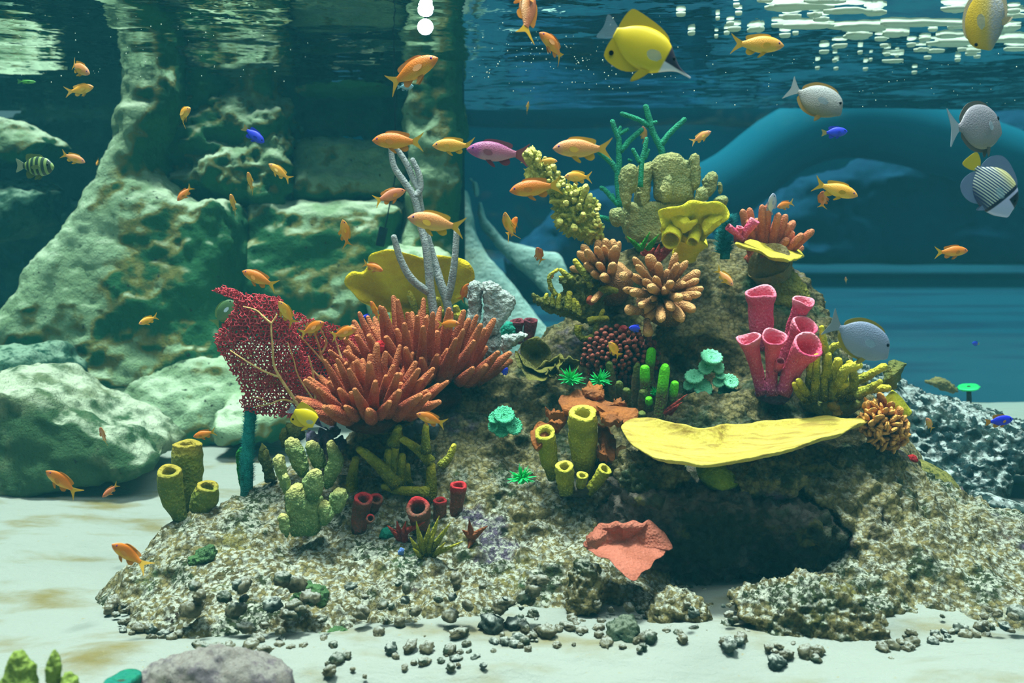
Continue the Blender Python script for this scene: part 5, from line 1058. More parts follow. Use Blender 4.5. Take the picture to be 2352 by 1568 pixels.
SPEC = {
 'anthias': dict(body=[(.5,-.01,.006,.006),(.465,-.006,.042,.024),(.40,0,.088,.044),(.30,.004,.128,.062),(.16,.004,.152,.072),(.02,0,.148,.066),(-.10,-.002,.115,.05),(-.20,0,.075,.03),(-.265,0,.052,.017),(-.29,0,.05,.012)],
   tail=[(-.27,.048),(-.33,.075),(-.42,.13),(-.5,.19),(-.455,.11),(-.40,.035),(-.385,0),(-.40,-.035),(-.455,-.115),(-.5,-.19),(-.42,-.13),(-.33,-.075),(-.27,-.048)],
   dorsal=[(.27,.125),(.22,.178),(.12,.196),(.0,.192),(-.09,.178),(-.16,.168),(-.225,.135),(-.19,.07),(0,.12),(.16,.13)], anal=[(-.02,-.135),(-.09,-.185),(-.16,-.195),(-.21,-.15),(-.18,-.075),(-.1,-.10)],
   pelvic=[(.19,-.13),(.13,-.19),(.05,-.235),(.02,-.225),(.08,-.15),(.12,-.125)], pect=[(.235,-.005),(.19,.02),(.12,.012),(.075,-.03),(.09,-.065),(.15,-.075),(.21,-.05)], eye=(.395,.022,.026,.040)),
 'damsel': dict(body=[(.5,0,.008,.008),(.45,0,.07,.035),(.36,.0,.135,.06),(.22,0,.175,.075),(.05,0,.18,.07),(-.1,0,.14,.052),(-.2,0,.085,.03),(-.27,0,.055,.015),(-.3,0,.052,.01)],
   tail=[(-.28,.05),(-.38,.095),(-.49,.13),(-.46,.05),(-.45,0),(-.46,-.05),(-.49,-.13),(-.38,-.095),(-.28,-.05)], dorsal=[(.25,.16),(.15,.215),(0,.225),(-.12,.23),(-.22,.2),(-.2,.09),(0,.15),(.15,.16)],
   anal=[(.02,-.17),(-.08,-.22),(-.18,-.23),(-.22,-.16),(-.18,-.08),(-.05,-.14)], pelvic=[(.2,-.16),(.12,-.23),(.04,-.25),(.08,-.17)], pect=[(.22,-.01),(.17,.02),(.09,0),(.07,-.04),(.12,-.07),(.19,-.05)], eye=(.385,.03,.027,.056)),
 'longnose': dict(body=[(.5,-.035,.008,.008),(.44,-.03,.013,.012),(.36,-.02,.026,.02),(.29,-.01,.065,.036),(.22,0,.12,.05),(.12,.0,.185,.062),(0,0,.205,.066),(-.12,0,.19,.056),(-.23,0,.14,.04),(-.31,0,.08,.022),(-.36,0,.05,.012)],
   tail=[(-.345,.048),(-.40,.085),(-.5,.12),(-.485,0),(-.5,-.12),(-.40,-.085),(-.345,-.048)], dorsal=[(.17,.14),(.13,.20),(.03,.245),(-.1,.268),(-.22,.28),(-.31,.275),(-.345,.20),(-.355,.08),(-.33,.03),(-.2,.12),(0,.17)],
   anal=[(.05,-.17),(-.02,-.24),(-.12,-.285),(-.24,-.285),(-.34,-.255),(-.365,-.18),(-.36,-.08),(-.33,-.03),(-.2,-.12)], pelvic=[(.12,-.17),(.07,-.26),(-.0,-.33),(-.01,-.28),(.02,-.2)], pect=[(.16,-.02),(.11,.02),(.03,.0),(.0,-.05),(.05,-.09),(.13,-.07)], eye=(.262,.035,.024,.036)),
 'tang': dict(body=[(.5,-.07,.02,.012),(.475,-.05,.065,.025),(.43,-.01,.13,.04),(.35,.0,.195,.055),(.22,.0,.245,.066),(.06,0,.255,.066),(-.08,0,.22,.052),(-.19,0,.145,.034),(-.26,0,.07,.02),(-.30,0,.04,.014),(-.32,0,.04,.01)],
   tail=[(-.305,.038),(-.36,.075),(-.44,.15),(-.5,.21),(-.475,.10),(-.455,0),(-.475,-.10),(-.5,-.21),(-.44,-.15),(-.36,-.075),(-.305,-.038)], dorsal=[(.33,.19),(.25,.262),(.1,.295),(-.06,.278),(-.17,.23),(-.26,.15),(-.285,.09),(-.25,.05),(-.1,.2),(.1,.24),(.25,.22)],
   anal=[(.22,-.23),(.1,-.285),(-.06,-.272),(-.17,-.225),(-.26,-.145),(-.285,-.09),(-.25,-.05),(-.1,-.2),(.1,-.235)], pelvic=[(.24,-.21),(.2,-.3),(.15,-.34),(.14,-.26),(.17,-.22)], pect=[(.24,.0),(.17,.04),(.08,.03),(.05,-.02),(.10,-.06),(.2,-.05)], eye=(.40,.085,.026,.043)),
}
SPEC['angel'] = dict(SPEC['tang'], body=[(a, b, c*1.12 if c > .1 else c, d*1.15) for a, b, c, d in SPEC['tang']['body']], tail=[(-.30,.05),(-.37,.10),(-.48,.12),(-.5,0),(-.48,-.12),(-.37,-.10),(-.30,-.05)],
   dorsal=[(.30,.22),(.2,.31),(.05,.36),(-.12,.38),(-.24,.34),(-.31,.22),(-.30,.08),(-.25,.05),(-.1,.2),(.1,.25)], anal=[(.15,-.24),(.02,-.34),(-.12,-.37),(-.25,-.33),(-.31,-.22),(-.30,-.08),(-.25,-.05),(-.1,-.2)], eye=(.37,.10,.026,.05))
SPEC['slender'] = dict(SPEC['damsel'], body=[(a, b, c*.5, d*.8) for a, b, c, d in SPEC['damsel']['body']], dorsal=[(x, z*.55) for x, z in SPEC['damsel']['dorsal']], anal=[(x, z*.55) for x, z in SPEC['damsel']['anal']], pelvic=[(x, z*.5) for x, z in SPEC['damsel']['pelvic']], eye=(.40,.01,.02,.04))
PAL = {}
def palette(name, body, fins, iris, tail=None): PAL[name] = (body, fins, eye_mats(iris), tail or fins)
YF = fin_mat('fin_yellow', 'e0b81e', 'c98f1c'); OF = fin_mat('fin_orange', 'd98a1e', 'b8701c'); CLEAR = fin_mat('fin_clear', 'b9d0dc', '8fb0c4', alpha=.35)
palette('orange', fish_mat('anthias_orange', 'd9701a', 'e8861e', 'e8b030', face='d8762e'), OF, '6a2a9a', YF)
palette('gold', fish_mat('anthias_gold', 'eba02a', 'f0ac34', 'f2c84a', face='e8a050'), YF, '7a3a9a')
palette('peach', fish_mat('anthias_peach', 'e48e4c', 'eb9c58', 'ecbc58', face='dc9470'), YF, '6a2a9a')
palette('rose', fish_mat('anthias_rose', 'c2683e', 'cc7448', 'd49a5a'), OF, '4a2a5a', YF)
palette('purple', fish_mat('anthias_purple', '8e3a78', 'b86a84', 'c493a0', face='a2488c', fx=.22), fin_mat('fin_maroon', '7a2a3a', '5c2040'), '5a3a8a', fin_mat('fin_red', '8a3436', '6c2430'))
palette('blue', fish_mat('damsel_blue', '1c2cc8', '2438dc', '2a40c8'), fin_mat('fin_blue', '1a28b0', '2434c4'), '0a0c30', fin_mat('fin_pale_yellow', 'a89a58', '7a7040'))
palette('blue_orange', fish_mat('damsel_blue2', '1418c0', '1a1ed0', '1a1ed0', z0=-.14), fin_mat('fin_dark_orange', 'c88a1c', 'a87018'), '0a0c30')
palette('pale', fish_mat('pale_lilac', 'a9aed0', 'b4bbdc', 'c4cade'), fin_mat('fin_lilac', '9aa2c8', 'b0b8d8', alpha=.7), '3a3c60')
palette('ghost', fish_mat('ghost_blue', '4f8a9c', '6aa2ae', '8ab8be'), fin_mat('fin_ghost', '5a94a4', '7ab0bc', alpha=.6), '12304a')
palette('green', fish_mat('chromis_green', '3f9a3c', '55b04a', '7ac060'), fin_mat('fin_green', '3f9a3c', '2f7a34'), '102010')
palette('dimgreen', fish_mat('dim_green', '4a6a3c', '56784a', '6a8850'), fin_mat('fin_dimgreen', '7a9a4c', '5a7a3c', alpha=.8), '203010')
GREYB = fish_mat('tang_grey', '76829c', '8590a6', '8a9096', z0=-.2, z1=.2, face='7e8698', fx=.38)
palette('grey', GREYB, fin_mat('fin_olive_yellow', 'b09a30', '8a7a2c'), '0c1224', fin_mat('fin_grey', '9aa0a4', '7e868c'))
palette('pearl', fish_mat('tang_pearl', '8f9494', '7c7c76', '8a7c4c', z0=-.25, z1=.15), fin_mat('fin_tan', 'a8843a', '866c38'), '0c1224', fin_mat('fin_grey2', '9aa2a0', '7e888c'))
palette('lilac_grey', fish_mat('tang_lilac', '7e7c88', '8c868a', '857850', z0=-.3, z1=.1), fin_mat('fin_dusk', '5c564c', '4a463e'), '0c1224', fin_mat('fin_fan', '9aa8b4', '7c8c9a'))
palette('yellowgrey', fish_mat('butterfly_yellowgrey', 'c8a418', 'b09a3c', '8792a2', z0=-.16, z1=.10), fin_mat('fin_ochre', 'b8981c', '9aa0a4', 30), '0c1224')
def pattern_mat(name, build, rough=.42):
    m, nt, b, tc = new_mat(name, rough, .4); s = node(nt, 'ShaderNodeSeparateXYZ'); nt.links.new(tc.outputs['Object'], s.inputs[0])
    nt.links.new(build(nt, s.outputs[0], s.outputs[2], tc.outputs['Object']), b.inputs['Base Color']); return m
def longnose_build(nt, x, z, ob):
    dark = mix(nt, hexc('e6e2ea'), hexc('221c34'), ramp(nt, z, -.035, -.02)); return mix(nt, hexc('e8c90e'), dark, ramp(nt, x, .185, .205))
palette('longnose', pattern_mat('longnose_yellow', longnose_build), fin_mat('fin_lemon', 'e6c80e', 'd0b010'), '101010', CLEAR)
def wave(nt, ob, scale, direction, rot=0.0, dist=0.6):
    mp = node(nt, 'ShaderNodeMapping'); nt.links.new(ob, mp.inputs[0]); mp.inputs['Rotation'].default_value = (0, rot, 0)
    w_ = node(nt, 'ShaderNodeTexWave', bands_direction=direction); nt.links.new(mp.outputs[0], w_.inputs['Vector']); w_.inputs['Scale'].default_value = scale; w_.inputs['Distortion'].default_value = dist; return w_.outputs[1]
def angel_build(nt, x, z, ob):
    c = mix(nt, hexc('2a3a6a'), hexc('c9cfc0'), ramp(nt, wave(nt, ob, 9, 'Z', .25), .4, .62)); c = mix(nt, c, hexc('c8c06a'), ramp(nt, z, .12, .24, 0, .6))
    c = mix(nt, hexc('1f2c5c'), c, ramp(nt, z, -.27, -.14)); c = mix(nt, c, hexc('141432'), ramp(nt, x, .20, .22)); c = mix(nt, c, hexc('b9bde0'), ramp(nt, x, .25, .27))
    mk = node(nt, 'ShaderNodeMath', operation='MULTIPLY'); nt.links.new(ramp(nt, x, .29, .31), mk.inputs[0]); nt.links.new(ramp(nt, z, .04, .06), mk.inputs[1]); return mix(nt, c, hexc('100e26'), mk.outputs[0])
palette('angel', pattern_mat('angel_stripes', angel_build), fin_mat('fin_steel', '8fa4c0', '3c4c84', 40), '0a0a14', fin_mat('fin_angel_yellow', 'd8c41c', 'c0a81c'))
def zebra_build(nt, x, z, ob): return mix(nt, hexc('2a3f34'), hexc('7f9a58'), ramp(nt, wave(nt, ob, 2.3, 'X', .12, 1), .5, .66))
palette('zebra', pattern_mat('zebra_bands', zebra_build), fin_mat('fin_moss', '6a7a2c', '3c5a34'), '0a100a', fin_mat('fin_lime', 'b0b02c', '4a7a9a'))
PROTO = {}
def fish_parts(sp, pal, bend):
    s = SPEC[sp]; bm_, fm, im, tm = PAL[pal]; parts = []
    def part(name, VF, mat, smooth=True):
        me = me_new(name, bendv(VF[0], bend), VF[1], smooth); me.materials.append(mat); parts.append((name, me)); return me
    part('body', body_mesh(s['body']), bm_)
    part('tail_fin', fin_mesh(curve(s['tail'], 40)), tm, False); part('dorsal_fin', fin_mesh(curve(s['dorsal'], 30)), fm, False); part('anal_fin', fin_mesh(curve(s['anal'], 20)), fm, False)
    for sg in (1, -1):
        part('pelvic_fin', fin_mesh(curve(s['pelvic'], 12), .004, sg*.022, sg*.12, .18), fm, False)
        x0 = s['pect'][0][0]; wy = np.interp(-x0, [-q[0] for q in s['body']], [q[3] for q in s['body']]); part('pectoral_fin', fin_mesh(curve(s['pect'], 16), .004, sg*(wy+.004), sg*.35, x0), CLEAR if sp in ('tang', 'angel', 'longnose') else fm, False)
        ex, ez, er, ey = s['eye']; V, F = [], []
        n = 14; rr = [(1, 0), (.95, .35), (.8, .6), (.55, .8), (.5, .84), (.25, .95), (.03, 1)]
        for r, d in rr:
            for k in range(n): t = 2*math.pi*k/n; V.append((ex+er*r*math.cos(t), sg*(ey-.008+er*.55*d), ez+er*r*math.sin(t)))
        for i in range(len(rr)-1):
            for k in range(n):
                f = (i*n+k, (i+1)*n+k, (i+1)*n+(k+1) % n, i*n+(k+1) % n); F.append(f if sg > 0 else f[::-1])
        F.append(tuple(range((len(rr)-1)*n, len(rr)*n))[::sg])
        me = part('eye', (V, F), im); me.materials.append(EYE_P)
        for p in me.polygons: p.material_index = 1 if p.index >= 4*n else 0
    if sp == 'longnose':
        n = 20; V = [(-.30+.024*math.cos(2*math.pi*k/n), sg*.014, -.19+.024*math.sin(2*math.pi*k/n)) for sg in (1, -1) for k in range(n)]
        part('eyespot', (V, [tuple(range(n))[::-1], tuple(range(n, 2*n))]+[(k, (k+1) % n, n+(k+1) % n, n+k) for k in range(n)]), EYE_P, False)
    return parts
CATN = {'anthias': 'anthias', 'damsel': 'damselfish', 'longnose': 'butterflyfish', 'tang': 'surgeonfish', 'angel': 'angelfish', 'slender': 'small_fish'}
def fish(sp, pal, head, tail, Y, label, L=0, toward=1, up=None, bend=0.0, name=None, group=None):
    s = S(Y); dx, dz = (head[0]-tail[0])*s, -(head[1]-tail[1])*s; l = math.hypot(head[0]-tail[0], head[1]-tail[1]); L = max(L, l)
    f = Vector((dx, -toward*s*math.sqrt(max(0, L*L-l*l)), dz)).normalized()
    u = Vector((up[0], up[2] if len(up) > 2 else 0, -up[1])) if up else Vector((0, 0, 1))
    u = (u-f*u.dot(f)).normalized(); y = u.cross(f)
    c = P((head[0]+tail[0])/2, (head[1]+tail[1])/2, Y)
    t = thing(name or CATN[sp], label, 'fish', c, group)
    t.matrix_world = Matrix.Translation(c) @ Matrix((f, y, u)).transposed().to_4x4() @ Matrix.Scale(L*s, 4)
    key = (sp, pal, bend)
    if key not in PROTO: PROTO[key] = [obj(n, me, None, None) for n, me in fish_parts(sp, pal, bend)]; src = None
    else: src = PROTO[key]
    for o in PROTO[key]:
        if src is None: o.parent = t
        else:
            q = o.copy(); COL.objects.link(q); q.parent = t
    return t
g = 'orange anthias shoal'
A = lambda pal, h, t, Y, label, L=0, tw=1, up=None, bend=0.0: fish('anthias', pal, h, t, Y, label, L, tw, up, bend, None, g)
A('peach', (212,171), (149,141), 2.6, 'peach anthias diving, upper of the two before the dark recess beside the rock slab', 76, 1, None, .5)
A('gold', (217,200), (153,212), 2.6, 'golden anthias swimming level, lower of the two before the dark recess', 66, 1, None, -.4)
A('gold', (446,252), (391,276), 2.4, 'golden anthias turning with tail spread, before the rock face under the water line', 75, 1, None, .9)
A('peach', (195,372), (141,353), 2.6, 'peach anthias just ahead of the banded fish', 56)
A('gold', (226,380), (222,366), 3.2, 'tiny golden anthias seen on end before the pale rock slab', 26, 1)
A('gold', (620,377), (666,413), 2.5, 'golden anthias descending head up before the stacked rocks, near the blue damselfish', 60)
A('gold', (577,398), (573,436), 2.5, 'yellow anthias facing the viewer, upper of two below the blue damselfish', 66, 1, (0, -1, 1))
A('gold', (538,448), (533,486), 2.5, 'yellow anthias facing the viewer, lower of two below the blue damselfish', 66, 1, (0, -1, 1))
A('orange', (410,461), (438,427), 2.6, 'small orange anthias nosing down before the pale rock slab', 48, 1)
A('gold', (791,505), (795,567), 2.4, 'slim golden anthias hanging upright before the squarish boulder', 70, 1, (1, 0, .8))
A('orange', (1006,138), (883,190), 1.9, 'large orange anthias with flowing tail just under the bright lamp glint', 140, 1, None, .3)
A('orange', (856,322), (972,326), 1.9, 'deep orange anthias at the top of the grey whip coral', 0)
A('gold', (994,334), (1090,334), 1.95, 'yellow-orange anthias nose to tail behind the deep orange one, ahead of the purple one', 0)
fish('anthias', 'purple', (1073,342), (1214,357), 1.85, 'purple-pink male anthias with dark red tail', 0, name='anthias')
A('gold', (1280,370), (1236,369), 2.2, 'small yellow anthias between the knobbly column and the larger peach anthias', 0)
A('peach', (1271,340), (1405,342), 1.75, 'large peach anthias with a violet eye, swimming before the green staghorn tips', 0)
A('orange', (1171,438), (1290,424), 1.8, 'orange anthias crossing in front of the knobbly yellow-green column', 0)
A('gold', (1296,406), (1361,406), 2.1, 'short golden anthias just above the bend of the knobbly column', 74, 1)
A('rose', (929,436), (858,464), 2.2, 'rosy anthias turned away, beside the forks of the whip coral', 82, -1, None, -.5)
A('peach', (937,499), (1067,524), 1.75, 'large peach anthias passing before the whip coral stems', 0)
A('gold', (1160,488), (1176,553), 2.1, 'upright golden anthias of the pair over the moulded ledge', 80, 1, (-1, 0, 1), .5)
A('orange', (1188,500), (1164,545), 2.15, 'orange anthias showing only its face beside the upright golden one', 80, 1)
A('rose', (1232,568), (1246,603), 2.3, 'slim brownish anthias sinking before the pale ledge', 60, 1, (1, 0, 1))
A('orange', (1239,82), (1307,128), 1.9, 'orange anthias curled downward high up, near the long yellow butterflyfish', 95, 1, None, -.8)
A('rose', (1216,-40), (1206,92), 1.8, 'thin reddish fish seen from below, hanging at the water surface', 150, -1, (1, 0, 1))
A('gold', (1799,104), (1680,100), 1.8, 'golden anthias under the floating foam patches', 0)
A('gold', (1214,236), (1210,256), 3.0, 'tiny golden anthias alone in open blue water', 34, 1)
A('peach', (1630,303), (1589,326), 2.3, 'small peach anthias to the far side of the staghorn tips', 52, 1)
A('gold', (1965,450), (1874,420), 1.9, 'golden anthias nosing down in open water, with its shadowy companion just beneath', 100, 1)
A('rose', (1882,440), (1897,477), 2.2, 'dim reddish anthias half hidden below the golden one in open water', 60, 1, (-1, 0, 1))
A('orange', (1782,476), (1826,464), 2.7, 'dusky orange anthias behind the salmon finger coral', 50)
A('orange', (2223,575), (2147,580), 2.2, 'slender orange anthias alone above the hazy far floor', 0)
A('peach', (1938,636), (1948,650), 2.9, 'tiny peach anthias over the hazy far floor', 26, 1)
A('peach', (1681,655), (1648,617), 2.1, 'salmon anthias diving along the bare rock beside the orange-brown coral', 60, 1)
A('gold', (1396,783), (1426,822), 2.05, 'yellow anthias descending before the maroon polyps', 58, 1, (1, -.3, .5))
A('orange', (957,947), (1024,977), 1.9, 'vivid orange anthias below the lower rust finger coral', 76, 1)
A('gold', (646,690), (671,748), 2.0, 'yellow anthias sliding down the edge of the red sea fan', 72, 1, (1, -.3, .6))
A('orange', (748,738), (684,770), 2.0, 'orange anthias in front of the veined leaf of the sea fan', 78, 1)
A('orange', (822,752), (756,775), 2.0, 'orange anthias between the sea fan and the rust fingers', 76, 1)
A('orange', (557,622), (636,658), 2.0, 'deep orange anthias above the red sea fan', 0)
A('gold', (326,742), (356,727), 2.3, 'plump golden anthias in front of the green rock hollow', 50, 1)
A('rose', (242,976), (231,1022), 2.1, 'reddish anthias seen edge-on by the sloping green rock', 62, 1, (-1, 0, 1))
A('orange', (443,1003), (497,990), 2.1, 'orange anthias over the olive tube sponges', 0)
A('orange', (118,1074), (170,1138), 1.8, 'orange-red anthias angled down over the pale sand', 92, 1, (1, -1, .2), .4)
A('rose', (241,1138), (266,1114), 2.2, 'small brown-orange anthias close to the sand', 46, 1)
A('orange', (270,1238), (322,1305), 1.7, 'orange anthias with wide yellow tail at the edge of the reef base', 100, 1, (1, -1, .6), .9)
A('orange', (881,621), (832,604), 2.3, 'orange anthias against the yellow cup coral', 54)
A('orange', (855,690), (868,735), 2.2, 'orange anthias facing out from among the rust finger tips', 70, 1, (0, -1, 1))
A('orange', (1078,650), (1056,692), 2.45, 'orange anthias half behind the whitish lobed coral', 56, 1, (-1, 0, .5))
A('orange', (1056,741), (1003,746), 2.15, 'plump orange anthias by the base of the whip coral', 60, 1)
A('peach', (2122,957), (2148,990), 2.3, 'pale orange anthias before the white-flecked mound', 46, 1, (1, -.4, .4))
A('peach', (1474,292), (1484,325), 2.9, 'peach anthias partly hidden behind the staghorn branches', 44, 1, (1, 0, .5))
A('peach', (1262,640), (1275,622), 2.55, 'faint peach anthias behind the olive spiky coral', 40, 1)
A('orange', (682,993), (704,985), 2.2, 'bit of an orange anthias under the yellow butterflyfish', 40, 1)
d = lambda pal, h, t, Y, label, L=0, tw=1, up=None, name=None: fish('damsel', pal, h, t, Y, label, L, tw, up, 0.0, name, 'blue damselfish' if pal.startswith('blue') else None)
d('blue', (606,327), (558,292), 2.4, 'deep blue damselfish before the stacked rocks', 0)
d('blue', (1946,302), (1887,305), 2.2, 'blue damselfish in open water beneath the pearly surgeonfish', 0)
d('blue', (1443,752), (1478,755), 2.1, 'blue damselfish below the orange-brown finger coral', 40)
d('blue', (1166,843), (1153,866), 2.1, 'small blue damselfish above the bare reef crest', 30, 1, (-1, 0, .4))
d('blue', (832,730), (852,724), 2.5, 'speck of a blue damselfish behind the rust finger tips', 30)
d('blue_orange', (2327,962), (2262,970), 2.0, 'blue damselfish with orange underside near the white-flecked mound', 0)
d('blue', (2230,787), (2252,790), 3.2, 'faint blue damselfish over the hazy far floor', 24)
d('pale', (1458,146), (1404,146), 1.7, 'little pale lilac fish in front of the long yellow butterflyfish', 0, 1, None, 'small_fish')
d('ghost', (950,198), (912,200), 2.0, 'little translucent blue fish under the tail of the large orange anthias', 0, 1, None, 'small_fish')
d('pale', (1770,445), (1775,495), 2.45, 'white and violet fish upright behind the salmon finger coral', 60, 1, (1, 0, .5), 'small_fish')
fish('slender', 'green', (82,188), (40,187), 2.8, 'thin green fish in the dark recess', 0)
fish('longnose', 'longnose', (1588,168), (1386,62), 1.6, 'bright yellow longnose butterflyfish high up, with a dark false eye near the tail', 0)
fish('longnose', 'longnose', (752,985), (664,936), 1.9, 'small yellow longnose butterflyfish before the foot of the sea fan', 0)
fish('tang', 'pearl', (1928,256), (1818,198), 1.75, 'pearly surgeonfish with a dark back line, below the foam patches', 132, 1, (.55, -1, 0))
fish('tang', 'grey', (2046,812), (1900,738), 1.75, 'silvery grey surgeonfish with yellow edging above the olive branching coral', 0)
fish('tang', 'lilac_grey', (2325,284), (2155,300), 1.9, 'greyish surgeonfish swimming away, showing its fan tail', 200, -1, (.1, -1, .2))
fish('angel', 'angel', (2328,488), (2222,362), 1.75, 'striped angelfish with yellow tail and black eye mask', 0, 1, (.8, -.72, 0))
fish('tang', 'yellowgrey', (2266,112), (2258,-60), 1.7, 'yellow and grey butterflyfish head down at the water surface', 0, 1, (-1, 0, 1.5), name='butterflyfish')
fish('damsel', 'zebra', (135,385), (24,378), 2.3, 'dark banded fish with a lime tail before the shaded recess', 120, 1)
fish('tang', 'dimgreen', (540,690), (490,745), 2.5, 'dim green fish half hidden behind the red sea fan', 0)
# ------------------------------------------------------------------ rubble, foam, lamp glint, bubbles
def stone_mesh(seed, mat):
    bm = bmesh.new(); bmesh.ops.create_icosphere(bm, subdivisions=3, radius=1); me = bpy.data.meshes.new('stone'); bm.to_mesh(me); bm.free()
    a, n = coords(me); rs = random.Random(seed)
    a = a*(1+.28*fbm(a*1.3+seed, 3, seed)+.55*(.45-worley(a*2.3+seed, seed)))[:, None]*np.array([1, rs.uniform(.7, 1), rs.uniform(.55, .85)]); setco(me, a); me.materials.append(mat); return me
FLECK = rock_mat('flecked', '747c6c', '525f54', '3c4a42', 'ced2c8', .4, .9, 12, .46, .58)
RUBB = rock_mat('rubble', '8a8466', '6a664c', '465642', 'c9cbc0', .5, .95, 14, .50, .62)
ST = [stone_mesh(i, RUBB if i % 4 else FLECK) for i in range(8)]
rn = random.Random(21)
def rubble(px, py, r):
    p = G(px, py); z = max(float(reef_h(np.array([p.x]), np.array([p.y]))[0]), float(sand_z(np.array([[p.x, p.y, 0.]]))[0]))
    if z > .2: return
    q = G(px, py, max(z, 0)); s = r*q.y/FPX
    o = bpy.data.objects.new('rubble_stone', rn.choice(ST)); COL.objects.link(o); o.location = q+Vector((0, 0, s*.25)); o.scale = (s, s, s); o.rotation_euler = (rn.uniform(-.4, .4), rn.uniform(-.4, .4), rn.uniform(0, 6.3))
    w1 = 'big' if r > 17 else 'middling' if r > 11 else 'small' if r > 7 else 'tiny'; w2 = 'flecked' if o.data.materials[0] is FLECK else 'olive-grey'
    near = [(330, 'at the reef tip'), (430, 'under the olive tube sponges'), (520, 'near the teal stalk'), (620, 'by the pale green paddle coral'), (720, 'below the pale green paddles'), (820, 'downslope of the green paddles'), (900, 'below the red-mouthed tubes'), (1000, 'below the yellow-green spiky coral'), (1150, 'below the rust star coral'), (1225, 'downslope of the yellow sponges'), (1300, 'short of the upright rock'), (1420, 'round the upright rock'), (1500, 'by the greenish rock'), (1560, 'past the greenish rock'), (1690, 'short of the long outcrop'), (1780, 'at the outcrop near end'), (1880, 'before the outcrop middle'), (1980, 'past the outcrop middle'), (2090, 'at the outcrop far end'), (2220, 'past the long outcrop'), (2600, 'at the far end of the reef foot')]
    where = next(t for x, t in near if px < x); lie = 'on sand' if z < .02 else 'on rock'
    tag(o, f'{w1} {w2} rubble stone {lie} {where}', 'stone', 'rubble at the foot of the reef')
edge = [(240,1405),(300,1447),(430,1490),(600,1520),(780,1540),(950,1545),(1100,1525),(1200,1480),(1290,1450),(1400,1470),(1520,1475),(1640,1450),(1700,1480),(1800,1520),(2000,1525),(2110,1475),(2250,1450),(2352,1450)]
for i in range(150):
    k = rn.randrange(len(edge)-1); t = rn.random(); (ax, ay), (bx, by) = edge[k], edge[k+1]
    rubble(ax+(bx-ax)*t, ay+(by-ay)*t+rn.triangular(-60, 22, -8), rn.triangular(5, 24, 9))
for i in range(45): rubble(rn.uniform(1180, 1680), rn.uniform(1390, 1490), rn.triangular(4, 16, 7))
for i in range(70): rubble(rn.uniform(420, 1250), rn.uniform(1330, 1500), rn.triangular(6, 30, 11))
# foam floating on the surface
FOAM = new_mat('foam', .6, .3); FOAM[2].inputs['Base Color'].default_value = (*hexc('cfdcc8'), 1); FOAM = FOAM[0]
foam = [(783,48,370,60),(1140,75,260,45),(1330,85,130,44),(925,100,95,30),(755,112,125,28),(970,128,95,22),(890,175,320,38),(1240,185,300,64),(1215,240,170,55),(1470,228,190,48),(1620,160,450,36),(1885,180,125,24),(390,195,85,27),(545,198,105,38),(675,170,80,18),(365,158,50,20),(405,35,40,16),(420,88,40,16),(35,95,60,20),(730,237,70,24),
 (1090,308,95,26),(990,347,60,18),(1370,260,80,20),(1845,290,330,48),(1810,240,180,26),(1660,262,70,22),(1570,300,60,20),(1640,332,90,20),(1735,340,95,18),(2260,105,110,26),(2225,190,130,46),(2230,268,200,32),(2270,328,130,22),(1980,340,90,16),(1970,360,70,14),(1870,62,180,50),(2250,75,80,22),(1450,408,105,20),(1000,8,240,22),(600,2,100,14),(105,222,45,22),(340,220,35,15),(1715,198,60,15),(1390,305,50,15),(1910,330,60,14),
 (1230,350,30,12),(1060,404,28,12),(945,455,26,12),(1070,458,26,12),(1265,462,28,12),(1590,484,30,12),(1680,384,44,12),(1410,362,40,12),(1880,400,36,12),(800,222,40,16),(280,122,26,12),(270,242,24,12),(1300,398,20,10),(1475,372,24,10),(2010,378,40,10)]
big = {0: 'largest slab of floating foam, long and ragged at the top edge', 7: 'broad foam slab above the small oblong ones, midway along the patches', 10: 'longest thin streak of floating foam', 23: 'long foam slab beside the head-down yellow and grey butterflyfish', 6: 'long narrow foam slab above the golden anthias'}
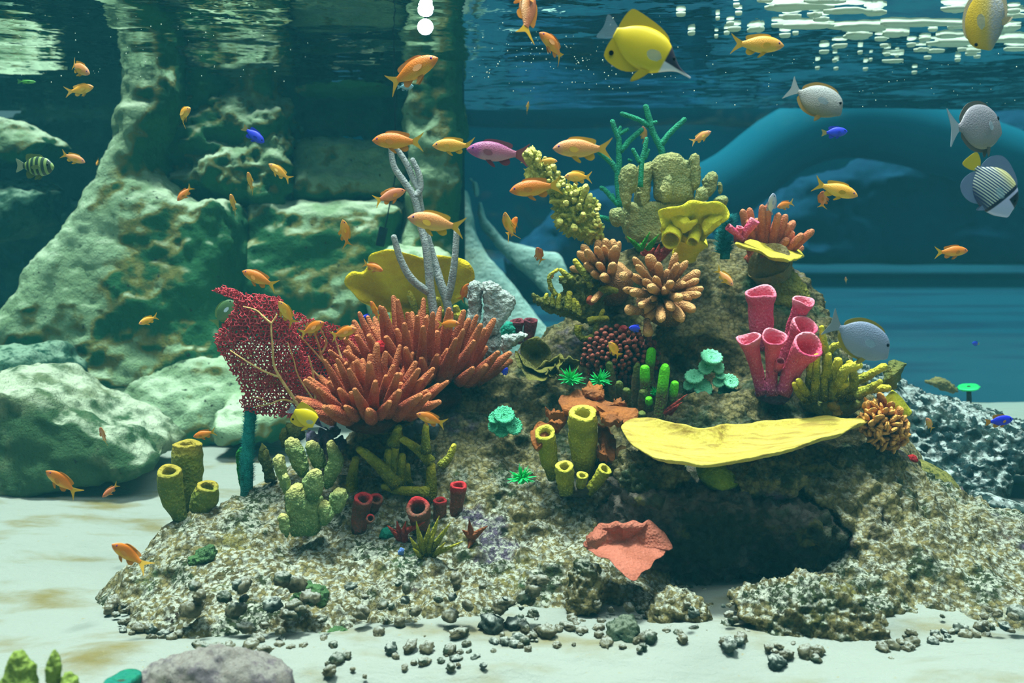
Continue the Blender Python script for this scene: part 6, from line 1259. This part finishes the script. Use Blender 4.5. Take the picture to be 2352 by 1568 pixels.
for i, (zx, zy, zw, zh) in enumerate(foam):
    px, py, wpx, hpx = 1552+zx/2.904, zy/2.904, zw/2.904, zh/2.904*.6
    c, c1, c2 = G(px, py, ZS-.012), G(px, py-hpx/2, ZS-.012), G(px, py+hpx/2, ZS-.012)
    if c.y > 4.3 or c.y < 0: continue
    rx, ry = wpx/2*S(c.y), min(abs(c2.y-c1.y)/2, .35); n = 40; pts = []
    for k in range(n):
        t = 2*math.pi*k/n; nn = float(vn(np.array([[math.cos(t)*1.7+i*3.1, math.sin(t)*1.7, i*.7]]), 5)[0])+.5*float(vn(np.array([[math.cos(t)*4+i, math.sin(t)*4, .3]]), 6)[0])
        f = 1+.42*nn*(1 if wpx > 30 else .35); f = max(f, .35); pts.append(Vector((rx*f*math.cos(t), ry*f*math.sin(t), 0)))
    V = [p+Vector((0, 0, z)) for z in (.006, -.003) for p in pts]+[p*.8+Vector((0, 0, -.006)) for p in pts]
    F = [tuple(range(n))]+[(n*j+(k+1) % n, n*j+k, n*(j+1)+k, n*(j+1)+(k+1) % n) for j in (0, 1) for k in range(n)]+[tuple(range(3*n-1, 2*n-1, -1))]
    o = obj('foam_patch', me_new('foam_patch', V, F), FOAM, None, c)
    sz = 'large' if wpx > 70 else 'medium' if wpx > 32 else 'small' if wpx > 18 else 'tiny'; shp = 'stringy' if wpx > 5*hpx else 'oval' if wpx > 3*hpx else 'roundish'
    near = [(1640, 'by the long yellow butterflyfish'), (1760, 'just above the golden anthias'), (1860, 'above and past the head of the golden anthias'), (1960, 'over the pearly surgeonfish'), (2080, 'in the thick of the patches'), (2210, 'short of the head-down butterflyfish'), (2400, 'around the head-down butterflyfish')]
    row = 'highest' if py < 22 else 'upper' if py < 55 else 'middle' if py < 85 else 'lower' if py < 120 else 'lowest'
    tag(o, big.get(i, f'{sz} {shp} foam patch, {row} row, {next(t for x, t in near if px < x)}'), 'foam', 'floating foam patches')
# glint of a reflected lamp, built as an added glowing fixture
HOT = bpy.data.materials.new('glint_lens'); HOT.use_nodes = True; nt = HOT.node_tree; nt.nodes.clear(); em = node(nt, 'ShaderNodeEmission'); em.inputs[1].default_value = 45; em.inputs[0].default_value = (.9, .96, 1, 1)
nt.links.new(em.outputs[0], node(nt, 'ShaderNodeOutputMaterial').inputs[0])
e = colony('lamp', 'small glaring white glint of a reflected lamp at the water line before the mossy pillar', 'lamp', 977, 62, 3.0)
s = S(3.0)
C, A_, B_, T = frames([Vector((0, .03, 0)), Vector((0, 0, 0))]); V, F = loft(C, A_, B_, [15*s, 18*s], 20); obj('housing', me_new('housing', V, F), BLK, e)
C, A_, B_, T = frames([Vector((0, -.001, 0)), Vector((0, -.006, 0)), Vector((0, -.010, 0))]); V, F = loft(C, A_, B_, [17*s, 15*s, 8*s], 20); obj('lens', me_new('lens', V, F), HOT, e)
V, F = tube([(0, .02, 8*s, 4*s), (0, .02, .03, 4*s), (0, .02, .05, 4*s)], 6, 8, False); obj('added_bracket', me_new('added_bracket', V, F), BLK, e)
# bubbles
mb = MB()
for i in range(260):
    if i < 150: px, py, Y = rn.uniform(1080, 1560), rn.triangular(20, 230, 130), rn.uniform(1.6, 2.6)
    elif i < 210: px, py, Y = rn.uniform(20, 720), rn.uniform(20, 190), rn.uniform(1.6, 2.6)
    else: px, py, Y = rn.uniform(1560, 2340), rn.uniform(120, 250), rn.uniform(1.8, 2.8)
    c = P(px, py, Y); r = rn.triangular(.6, 2.2, .9)*S(Y)
    mb.add([c+Vector(v)*r for v in ((1,0,0),(-1,0,0),(0,1,0),(0,-1,0),(0,0,1),(0,0,-1))], [(0,2,4),(2,1,4),(1,3,4),(3,0,4),(2,0,5),(1,2,5),(3,1,5),(0,3,5)])
o = obj('bubbles', mb.mesh('bubbles'), FOAM); tag(o, 'fine white air bubbles drifting just below the water surface', 'bubbles', None, 'stuff')
